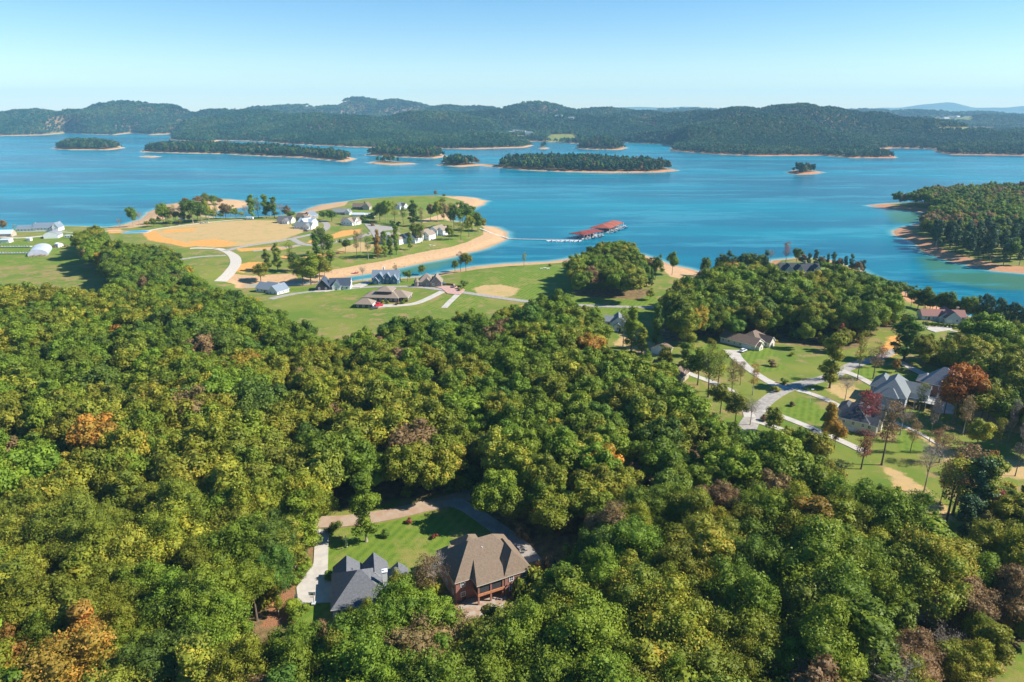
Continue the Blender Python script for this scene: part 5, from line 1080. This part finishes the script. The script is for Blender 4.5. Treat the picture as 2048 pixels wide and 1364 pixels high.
arch('tank_shed', 'small white rounded tank shed at the end of the pipe stack', 122, 494, 60, 5, 6, 3.6, RF['light'], WL['white'], 'shed', 1.2)
x, y, z = at(98, 493)
for i in range(6):
    m = MB(); m.tube([(0, 0, .5), (9, -4.5, .5)], [.45, .45], 10); o = m.build('steel_pipe', noisy('rusty_steel', (.28,.13,.08), (.4,.22,.14), 3) if i == 0 else bpy.data.materials['rusty_steel'])
    o.location = (x+i*2.0, y+i*.9, z); tag(o, 'rust-coloured pipe lying in the row on the farm lawn', 'pipe', 'pipes lying in a row on the farm lawn')
m_rack = mat('plant_trays', (.16,.2,.12), .8)
for r_ in range(2):
    x, y, z = at(-30, 509-13*r_); root = empty('nursery_bench', (x, y, z), R(2), ['front long white nursery bench of potted plants at the left edge', 'rear long white nursery bench of potted plants at the left edge'][r_], 'bench')
    m = MB(); m.box(0, 0, .8, 42, 3, .95); m.box(0, 0, .95, 42, .12, 1.25); m.box(0, 2.88, .95, 42, 3, 1.25); m.build('bench_top', m_trim, root)
    for i in range(8): q = MB(); q.box(.5+i*5.8, .3, -.3, .7+i*5.8, .5, .8); q.box(.5+i*5.8, 2.5, -.3, .7+i*5.8, 2.7, .8); q.build('leg', m_trim, root)
    for i in range(16): q = MB(); q.prism([(1.3+i*2.55+.8*math.cos(a), 1.5+.8*math.sin(a)) for a in np.linspace(0, 6.28, 7)[:-1]], .952, 1.7+.3*(i % 3)); q.build('plant_tray', m_rack, root)
# blue pool by the sand spit
x, y, z = at(272, 465); root = empty('pool', (x-11, y-6, z+.25), R(12), 'bright blue tarped pool with a pale rim by the sand spit', 'pool')
m = MB(); m.prism([(0,0),(22,1.5),(24,9),(16,13),(3,11)], -.6, .12); m.build('cover', mat('blue_liner', (.01,.32,.62), .35, .6), root)
m = MB(); m.prism([(-1.5,-1.3),(23.5,0),(26,10),(17,14.5),(2,12.5)], -.9, .02); m.build('rim', m_conc, root)
# ------------------------------------------------------------------ cars, van, camper
def car(px, py, rot, colr, label, kind_='car', group=None, s=1.0, name='parked_car', cat='car'):
    x, y, z = at(px, py); root = empty(name, (x, y, z+.36), R(rot), label, cat, group); root.scale = (s, s, s)
    cm = mat('car_paint', colr, .25, .6); 
    L_ = 5.6 if kind_ == 'pickup' else 4.8
    side = [(-L_/2, .35), (-L_/2, .85), (-L_/2+.5, 1.0), (L_/2-1.2, .98), (L_/2-.2, .85), (L_/2, .7), (L_/2, .35)]
    m = MB(); n = len(side)
    for s_ in (-.9, .9): m.face([(a, s_, b) for a, b in (side if s_ > 0 else side[::-1])])
    for i in range(n): a, b = side[i], side[(i+1) % n]; m.face([(a[0], -.9, a[1]), (a[0], .9, a[1]), (b[0], .9, b[1]), (b[0], -.9, b[1])])
    m.build('body', cm, root)
    c0, c1 = (-.6, 1.4) if kind_ == 'pickup' else (-2.0, 1.3) if kind_ == 'suv' else (-1.6, 1.3)
    c_ = MB(); lo = [(c0, -.82), (c1, -.82), (c1, .82), (c0, .82)]; up = [(c0+.35, -.66), (c1-.75, -.66), (c1-.75, .66), (c0+.35, .66)]
    for i in range(4): j = (i+1) % 4; c_.face([(*lo[i], .97), (*lo[j], .97), (*up[j], 1.5), (*up[i], 1.5)])
    c_.build('window', m_glass, root)
    r_ = MB(); r_.prism(up, 1.49, 1.58); r_.build('roof', cm, root)
    if kind_ == 'pickup':
        b_ = MB(); b_.box(-2.7, -.78, .99, -.75, .78, 1.04); b_.build('bed', m_dtrim, root)
        for s_ in (-.9, .82): q = MB(); q.box(-2.8, s_, .98, -.7, s_+.08, 1.35); q.build('bed_side', cm, root)
    for a in (-L_*.31, L_*.31):
        for s_ in (-.92, .92):
            w_ = MB(); w_.tube([(a, s_-.1, 0), (a, s_+.1, 0)], [.36, .36], 12); w_.f.append(tuple(range(11, -1, -1))); w_.m.append(0); w_.build('wheel', m_dtrim, root)
    return root
car(1486, 704, 40, (.75,.75,.77), 'white car parked outside the open garage of the cream ranch house', 'suv')
car(1322, 701, -20, (.75,.75,.76), 'white car half hidden by trees beside the white-fronted garage', 'suv')
car(1872, 637, 10, (.05,.06,.08), 'dark car under the porch of the red-roofed ranch house'); car(1886, 638, 0, (.6,.6,.62), 'silver car on the pale court of the red-roofed ranch house')
car(886, 570, -15, (.04,.07,.14), 'dark blue car beside the stone house with the turret')
car(750, 609, -10, (.55,.01,.02), 'red pickup, rear one of the pair beside the detached garage', 'pickup', s=1.15, name='pickup_truck', cat='pickup truck')
car(758, 613, 50, (.60,.01,.03), 'red pickup, front one of the pair beside the detached garage', 'pickup', s=1.15, name='pickup_truck', cat='pickup truck')
car(749, 618, 30, (.10,.10,.11), 'dark grey car at the mouth of the oval lawn drive', 'car')
car(404, 447, 5, (.6,.6,.6), 'silver car on the track behind the dirt field, left one'); car(413, 446, 5, (.7,.7,.7), 'white car on the track behind the dirt field, right one')
car(620, 461, 20, (.7,.7,.7), 'white pickup beside the cul-de-sac building plot', 'pickup', name='pickup_truck', cat='pickup truck'); car(612, 463, -20, (.10,.03,.03), 'dark red digger-like pickup on the building plot', 'pickup', name='pickup_truck', cat='pickup truck')
car(88, 477, 5, (.08,.13,.25), 'dark blue pickup before the arched barn', 'pickup', name='pickup_truck', cat='pickup truck')
def trailer(px, py, rot, label, l=7.5, w=2.5, h=2.7):
    x, y, z = at(px, py); root = empty('camper_trailer', (x, y, z+.3), R(rot), label, 'camper')
    m = MB(); m.prism([(-l/2, -w/2), (l/2-.5, -w/2), (l/2, -w/4), (l/2, w/4), (l/2-.5, w/2), (-l/2, w/2)], .3, h); m.build('body', WL['white'], root)
    for i in range(3): window(root, -l/3+i*l/3-.2, -w/2, 1.2, 'x', -1, .8, .7, m_dtrim)
    for s_ in (-1, 1): q = MB(); q.tube([(0, s_*w/2-.12*s_, .05), (0, s_*w/2+.05*s_, .05)], [.36, .36], 10); q.build('wheel', m_dtrim, root)
    q = MB(); q.tube([(l/2, 0, .35), (l/2+1.3, 0, .3)], [.07, .07], 5); q.build('hitch', m_dtrim, root)
trailer(500, 439, 2, 'white camper trailer behind the dirt field by the inlet trees', 8.5); trailer(139, 476, 5, 'white camper under the big trees on the farm')
trailer(364, 441, 6, 'white camper between the spit trees', 7)
# ------------------------------------------------------------------ marina
m_dock = noisy('dock_boards', (.55,.54,.52), (.65,.64,.61), .8); m_float = mat('black_float', (.05,.05,.05), .6)
def uw(px, py, z=0): a = un(px, py, z); return Vector((float(a[0]), float(a[1]), z))
def boathouse(label, c, rise, slips, roofm):
    P_ = [uw(*q, 5.0) for q in c]; o0 = sum(P_, Vector())/4
    root = empty('boathouse', (o0.x, o0.y, 0), 0, label, 'boathouse'); P_ = [q-Vector((o0.x, o0.y, 0)) for q in P_]
    L_, B_, R_, T_ = P_      # left, bottom(front), right, top(back)
    r0 = (L_+B_)/2; r1 = (R_+T_)/2; d = (r1-r0); r0 = r0+d*.16+Vector((0, 0, rise)); r1 = r1-d*.16+Vector((0, 0, rise)); m = MB()
    for f in ([L_, B_, r0], [B_, R_, r1, r0], [R_, T_, r1], [T_, L_, r0, r1]): m.face(f)
    m.face([q-Vector((0, 0, .3)) for q in (T_, R_, B_, L_)], 1)
    for a, b in ((L_, B_), (B_, R_), (R_, T_), (T_, L_)): m.face([a-Vector((0,0,.3)), b-Vector((0,0,.3)), b, a])
    m.build('roof', [roofm, m_dtrim], root)
    fr = (R_-B_); n = slips
    for i in range(n+1):
        for side in (0, 1):
            q = (B_ if side == 0 else L_)+(fr if side == 0 else (T_-L_))*(i/n); q = q*.97; t = MB()
            t.tube([(q.x, q.y, -1), (q.x, q.y, 4.7)], [.16, .16], 6); t.build('post', m_trim, root)
    mid0 = (L_+B_)/2; mid1 = (R_+T_)/2; u = (mid1-mid0).normalized(); v = Vector((-u.y, u.x, 0)); t = MB()
    def pl(a, b, w, z0=.25, z1=.6):
        w_ = (b-a).normalized(); s_ = Vector((-w_.y, w_.x, 0))*w/2; t.prism([(a-s_)[:2], (b-s_)[:2], (b+s_)[:2], (a+s_)[:2]], z0, z1)
    a = Vector((mid0.x, mid0.y, 0)); b = Vector((mid1.x, mid1.y, 0)); pl(a, b, 2.4); Ld = (b-a).length; hw = (L_-B_).length/2
    for i in range(n+1):
        c_ = a+u*(Ld*i/n)*.99
        for s_ in (-1, 1): pl(c_+v*s_*1.25, c_+v*s_*(hw*1.02), .8, .2, .56)
    t.build('dock', m_dock, root)
    w_ = MB()
    for i in range(n):
        if i % 2 == 0: c_ = a+u*(Ld*(i+.5)/n); w_.prism([(c_-u*1.2-v*.6)[:2], (c_+u*1.2-v*.6)[:2], (c_+u*1.2+v*.6)[:2], (c_-u*1.2+v*.6)[:2]], .6, 2.2)
    w_.build('locker', WL['blue'], root)
    return root, o0, a, b, u, v, hw
def boat(x, y, rot, colr, label, group, l=7.0, cov=None):
    root = empty('motor_boat', (x, y, .05), rot, label, 'boat', group); w = l*.17; m = MB()
    st = [(-l/2, w, .9), (-l*.1, w*1.08, .95), (l*.25, w*.85, 1.05), (l/2, .02, 1.25)]
    for s_ in (-1, 1):
        for a, b in zip(st[:-1], st[1:]): m.face([(a[0], s_*a[1], a[2]), (b[0], s_*b[1], b[2]), (b[0]-.3, s_*b[1]*.55, -.15), (a[0], s_*a[1]*.7, -.15)])
    m.face([(-l/2, -w, .9), (-l/2, w, .9), (-l/2, w*.7, -.15), (-l/2, -w*.7, -.15)]); m.build('hull', boat.hull[colr], root)
    m = MB(); m.face([(a[0], a[1]*.97, a[2]-.12) for a in st]+[(a[0], -a[1]*.97, a[2]-.12) for a in st[::-1]]); m.build('deck', m_trim, root)
    m = MB(); m.box(-l*.12, -w*.55, .8, l*.06, w*.55, 1.15); m.slab([(l*.06, -w*.5, 1.15), (l*.06, w*.5, 1.15), (-l*.0, w*.45, 1.65), (-l*.0, -w*.45, 1.65)], .05, 0, 0); m.build('windscreen', m_glass, root)
    if cov: m = MB(); m.slab([(-l*.35, -w*.8, 2.3), (l*.1, -w*.8, 2.3), (l*.1, w*.8, 2.3), (-l*.35, w*.8, 2.3)], .08, 0, 0); m.tube([(-l*.3, -w*.75, .85), (-l*.3, -w*.75, 2.3)], [.04, .04], 4); m.tube([(l*.05, w*.75, .85), (l*.05, w*.75, 2.3)], [.04, .04], 4); m.tube([(-l*.3, w*.75, .85), (-l*.3, w*.75, 2.3)], [.04, .04], 4); m.tube([(l*.05, -w*.75, .85), (l*.05, -w*.75, 2.3)], [.04, .04], 4); m.build('canopy', boat.hull[cov], root)
    return root
boat.hull = dict(white=mat('white_gelcoat', (.8,.8,.8), .3), blue=mat('navy_gelcoat', (.04,.09,.2), .3), red=mat('red_gelcoat', (.4,.04,.03), .3), tan=mat('tan_canvas', (.5,.42,.3), .8))
m_rr = noisy('coral_metal_roof', (.24,.055,.035), (.30,.09,.055), .15)
b1 = boathouse('red-roofed floating boathouse at the near end of the marina pier', [(1137.5,467),(1168,470.3),(1207,462),(1180,459)], 2.6, 6, noisy('red_metal_roof', (.16,.03,.026), (.22,.05,.04), .15))
b2 = boathouse('larger coral-roofed floating boathouse at the far end of the marina', [(1179,454.8),(1219,457.2),(1248,444.8),(1219,442.6)], 3.0, 8, m_rr)
for bi, (bb, n, nm) in enumerate(((b1, 6, 'near'), (b2, 8, 'far'))):
    root, o0, a, b, u, v, hw = bb; Ld = (b-a).length
    for i in range(n):
        c_ = Vector((o0.x, o0.y, 0))+a+u*(Ld*(i+.5)/n)
        k = -v*(hw*1.05); q = c_+k; q = q if q.y < c_.y else c_-k
        ang = math.atan2(q.y-c_.y, q.x-c_.x)
        ordn = ['first', 'second', 'third', 'fourth', 'fifth', 'sixth', 'seventh', 'eighth'][i]; cl_ = ['white', 'white', 'blue', 'white', 'red', 'white', 'white', 'blue'][(i+bi) % 8]
        boat(q.x, q.y, ang, cl_, f'{cl_} motor boat in the {ordn} front berth from the left of the {nm} boathouse', f'boats berthed along the {nm} boathouse', 7.5, [None, 'tan', None, 'white'][i % 4])
# pier
m = MB(); root = empty('pier', (*uw(966, 467)[:2], 0), 0, 'long pale floating pier running from the sandy point out to the boathouses', 'pier'); o0 = Vector(root.location)
line = [uw(960, 465), uw(985, 471), uw(1018, 478.5), uw(1060, 479.5), uw(1110, 480), uw(1158, 481)]
zz = [4.6, 2.4, .65, .65, .65, .65]
for i in range(len(line)-1):
    a, b = line[i]-o0, line[i+1]-o0; a.z, b.z = zz[i], zz[i+1]; d = (b-a); d.z = 0; s_ = Vector((-d.y, d.x, 0)).normalized()*.9
    m.slab([a-s_, b-s_, b+s_, a+s_], .35, 0, 0)
m.build('deck', m_dock, root)
for i in range(1, len(line)-1):
    a, b = line[i]-o0, line[i+1]-o0
    for k in range(5):
        c_ = a.lerp(b, k/5); q = MB(); q.tube([(c_.x, c_.y-1.0, -1), (c_.x, c_.y-1.0, 1.9)], [.1, .1], 5); q.build('pile', m_dtrim, root)
x0 = uw(1093, 482); root = empty('dock_platform', (x0.x, x0.y-2, 0), R(-1), 'white floating drive-on dock alongside the pier', 'dock')
m = MB(); m.box(0, 0, .1, 36, 3.2, .5); m.build('deck', m_trim, root)
for i in range(10):
    q = MB(); q.box(1.5+i*3.5, -3.2, .1, 2.3+i*3.5, -.02, .5); q.build('finger', m_trim, root)
for i in range(7):
    boat(x0.x+5+i*4.6, x0.y-4.6, R(-88), 'white' if i % 3 else 'blue', f"small {'white' if i % 3 else 'blue'} runabout, {['first','second','third','fourth','fifth','sixth','seventh'][i]} from the left on the drive-on dock", 'runabouts on the drive-on dock', 3.6)
# beached boat, picnic tables, gate, fences, lamp posts
x, y, z = at(711, 544); r_ = boat(x, y, R(20), 'red', 'small dark boat lying on the long beach', None, 5); r_.location.z = z+.2; r_.name = 'beached_boat'
def table(px, py, rot, label, group=None):
    x, y, z = at(px, py); root = empty('picnic_table', (x, y, z), R(rot), label, 'table', group)
    m = MB(); m.box(-1.2, -.45, .70, 1.2, .45, .78); m.build('tabletop', m_trim, root)
    for s_ in (-1, 1): q = MB(); q.box(-1.2, s_*.85-.15, .42, 1.2, s_*.85+.15, .47); q.build('seat', m_trim, root); q = MB(); q.box(s_*.8-.06, -.9, -.1, s_*.8+.06, .9, .41); q.box(s_*.8-.05, -.1, .41, s_*.8+.05, .1, .7); q.build('leg', m_trim, root)
for i, (px, py) in enumerate([(1083, 538), (1090, 537), (1096, 538)]): table(px, py, 10*i, ['left', 'middle', 'right'][i]+' white picnic table at the shore edge of the striped lawn', 'picnic tables at the shore')
for i, (px, py) in enumerate([(860, 491), (868, 492)]): table(px, py, 15*i, ['left', 'right'][i]+' white picnic table on the slope below the condominiums', 'picnic tables below the condominiums')
def wallrun(name, pts, h, m_, label, cat, th=.3):
    root_pts = [at(*q) for q in pts]; m = MB()
    for a, b in zip(root_pts[:-1], root_pts[1:]):
        d = Vector((b[0]-a[0], b[1]-a[1], 0)).normalized(); s_ = Vector((-d.y, d.x, 0))*th/2
        m.prism([(a[0]-s_.x, a[1]-s_.y), (b[0]-s_.x, b[1]-s_.y), (b[0]+s_.x, b[1]+s_.y), (a[0]+s_.x, a[1]+s_.y)], min(a[2], b[2])-.4, max(a[2], b[2])+h)
    return tag(m.build(name, m_), label, cat)
wallrun('brick_wall', [(884,569),(906,571),(912,575)], 1.4, WL['brick'], 'low brick wall round the paved court of the stone house', 'wall')
wallrun('gate_pillar', [(908,574),(909,577)], 2.4, WL['tan'], 'pale gate pillar at the end of the low brick wall', 'pillar', 1.0)
def fence(pts, n, label):
    P_ = densify([at(*q)[:2] for q in pts], 3.0); x, y = P_[0]; z = gz(x, y); root = empty('fence', (x, y, z), 0, label, 'fence')
    for q in P_: m = MB(); zz_ = gz(*q); m.box(q[0]-x-.07, q[1]-y-.07, zz_-z-.3, q[0]-x+.07, q[1]-y+.07, zz_-z+1.3); m.build('post', m_trim, root)
    for k in range(n):
        m = MB()
        for a, b in zip(P_[:-1], P_[1:]):
            za, zb = gz(*a)-z+.5+k*.45, gz(*b)-z+.5+k*.45; d = Vector((b[0]-a[0], b[1]-a[1], 0)).normalized(); s_ = Vector((-d.y, d.x, 0))*.03
            m.slab([(a[0]-x-s_.x, a[1]-y-s_.y, za), (b[0]-x-s_.x, b[1]-y-s_.y, zb), (b[0]-x+s_.x, b[1]-y+s_.y, zb), (a[0]-x+s_.x, a[1]-y+s_.y, za)], .14, 0, 0)
        m.build('rail', m_trim, root)
fence([(102,462),(140,462)], 2, 'white post-and-rail fence behind the farm barn'); fence([(1880,806),(1905,812),(1918,822)], 2, 'white fence along the terrace below the brick house')
def pole(px, py, h, label, lamp=False, name='utility_pole', cat='pole', r=.14):
    x, y, z = at(px, py); root = empty(name, (x, y, z), 0, label, cat); m = MB(); m.tube([(0, 0, -.5), (0, 0, h)], [r, r*.7], 8); m.build('pole', m_bark if not lamp else m_trim, root)
    m = MB()
    if lamp: m.box(-.1, -.1, h, .1, .1, h+.1); m.box(-.25, -.2, h+.1, .9, .2, h+.25); m.build('lamp_head', m_trim, root)
    else: m.box(-1.1, -.08, h-.9, 1.1, .08, h-.72); m.build('crossarm', m_bark, root)
pole(74, 462, 9, 'white flagpole-like mast before the farmhouse', True, 'mast', 'mast', .12); pole(1620, 805, 6, 'thin white lamp post on the lawn between the drives', True, 'lamp_post', 'lamp post', .08)
# ------------------------------------------------------------------ near yard objects
x, y, z = at(627, 1210); root = empty('basketball_hoop', (x, y, z+.2), R(180), 'portable basketball hoop at the lower edge of the near driveway', 'basketball hoop')
m = MB(); m.prism([(-.6,-.9),(.6,-.9),(.45,.3),(-.45,.3)], 0, .28); m.build('base', mat('grey_plastic', (.5,.5,.5), .5), root)
m = MB(); m.tube([(0, -.5, .2), (0, -.5, 2.9), (0, .1, 3.5)], [.07, .07, .06], 8); m.build('pole', m_dtrim, root)
m = MB(); m.box(-.9, .1, 2.9, .9, .16, 4.0, 0); m.box(-.3, .165, 3.05, .3, .175, 3.5, 1); m.build('backboard', [m_trim, m_dtrim], root)
m = MB(); m.tube([(.23*math.cos(a), .42+.23*math.sin(a), 3.05) for a in np.linspace(0, 6.28, 13)], [.02]*13, 4); m.build('rim', mat('orange_steel', (.6,.15,.03), .5), root)
x, y, z = at(593, 1201); root = empty('wheelie_bin', (x, y, z+.2), R(15), 'dark green wheeled bin at the left corner of the near driveway', 'bin')
m = MB(); m.prism([(-.36,-.38),(.36,-.38),(.36,.38),(-.36,.38)], .12, 1.3); m.build('body', mat('dark_green_plastic', (.02,.05,.03), .5), root); m = MB(); m.slab([(-.4,-.42,1.32),(.4,-.42,1.32),(.4,.42,1.42),(-.4,.42,1.42)], .08, 0, 0); m.build('lid', m_dtrim, root)
for s_ in (-.3, .3): m = MB(); m.tube([(s_-.05, .4, .13), (s_+.05, .4, .13)], [.13, .13], 8); m.build('wheel', m_dtrim, root)
# tall skeleton lawn decoration
x, y, z = at(693, 1093); m_bone = noisy('bone_plastic', (.62,.60,.42), (.50,.52,.34), 5); root = empty('skeleton_decoration', (x, y, z), R(-15), 'giant pale skeleton decoration standing on the near lawn', 'decoration')
m = MB()
for s_ in (-1, 1):
    m.tube([(s_*.28, 0, 0), (s_*.24, .03, .95), (s_*.2, 0, 1.85)], [.07, .06, .07], 6); m.box(s_*.28-.08, -.3, 0, s_*.28+.08, .1, .09)
m.build('leg', m_bone, root)
m = MB(); m.tube([(0, 0, 1.8), (0, .03, 2.3), (0, 0, 3.1)], [.06, .05, .05], 6); m.tube([(-.26, 0, 1.85), (0, 0, 1.95), (.26, 0, 1.85)], [.08, .12, .08], 6)
for k in range(5):
    zz_ = 2.35+k*.14; w_ = .22+.05*math.sin(k*.8+.5); m.tube([(w_*math.cos(a), w_*.65*math.sin(a), zz_) for a in np.linspace(0, 6.28, 11)], [.028]*11, 4)
m.build('torso', m_bone, root)
m = MB(); m.tube([(0, 0, 3.08), (0, 0, 3.2), (0, 0, 3.42), (0, 0, 3.6), (0, 0, 3.68)], [.08, .13, .2, .17, .06], 8); m.build('skull', m_bone, root)
for s_ in (-1, 1): m = MB(); m.tube([(0, 0, 3.0), (s_*.36, 0, 2.98), (s_*.5, -.1, 2.35), (s_*.42, -.5, 1.95)], [.045, .06, .045, .035], 6); m.build('arm', m_bone, root)
# small far buildings among the hills
def far_house(px, py, D, rot, w, d, h, label, roof='grey', wall='white'):
    ux = (px-CX)/F; y = D; x = ux*(D*cP+H*sP*.5); z = gz(x, y)
    house('house', label, 0, 0, rot, [(-w/2, -d/2, w/2, d/2, h, 'gx', h*.5)], wall, roof, xyz=(x, y), win=False, zoff=6)
for i, (px, D, w, lb) in enumerate([(1022,3350,34,'pale farmhouse at the left of the far lakeside hamlet'),(1034,3450,40,'long pale house in the far lakeside hamlet'),(1046,3380,28,'small pale house in the far lakeside hamlet'),(1058,3300,34,'pale house at the right of the far lakeside hamlet'),
   (1118,3700,40,'white house on the far clearing by the lake'),(1142,3650,30,'second white house on the far clearing by the lake'),(622,4000,46,'lone white house on the wooded far slope at the left centre'),(1890,5200,50,'white house at the left of the far right village'),(1902,5300,44,'white house in the far right village'),(1914,5250,50,'pale house in the middle of the far right village'),(1930,5350,44,'white house at the right of the far right village'),(1925,3900,120,'long low white building in the far right valley')]):
    far_house(px, 0, D, random.uniform(-30, 30), w, w*.5, 7, lb)
# ------------------------------------------------------------------ haze
hz = MB(); hz.box(-17500, -500, -12, 17500, 17200, 560)
mh = bpy.data.materials.new('haze'); mh.use_nodes = True; N = mh.node_tree.nodes; N.remove(N['Principled BSDF'])
pv = N.new('ShaderNodeVolumePrincipled'); pv.inputs['Color'].default_value = (.40, .73, 1, 1); pv.inputs['Density'].default_value = 6e-5
mh.node_tree.links.new(pv.outputs[0], N['Material Output'].inputs['Volume'])
hzo = tag(hz.build('haze', mh), kind='stuff')
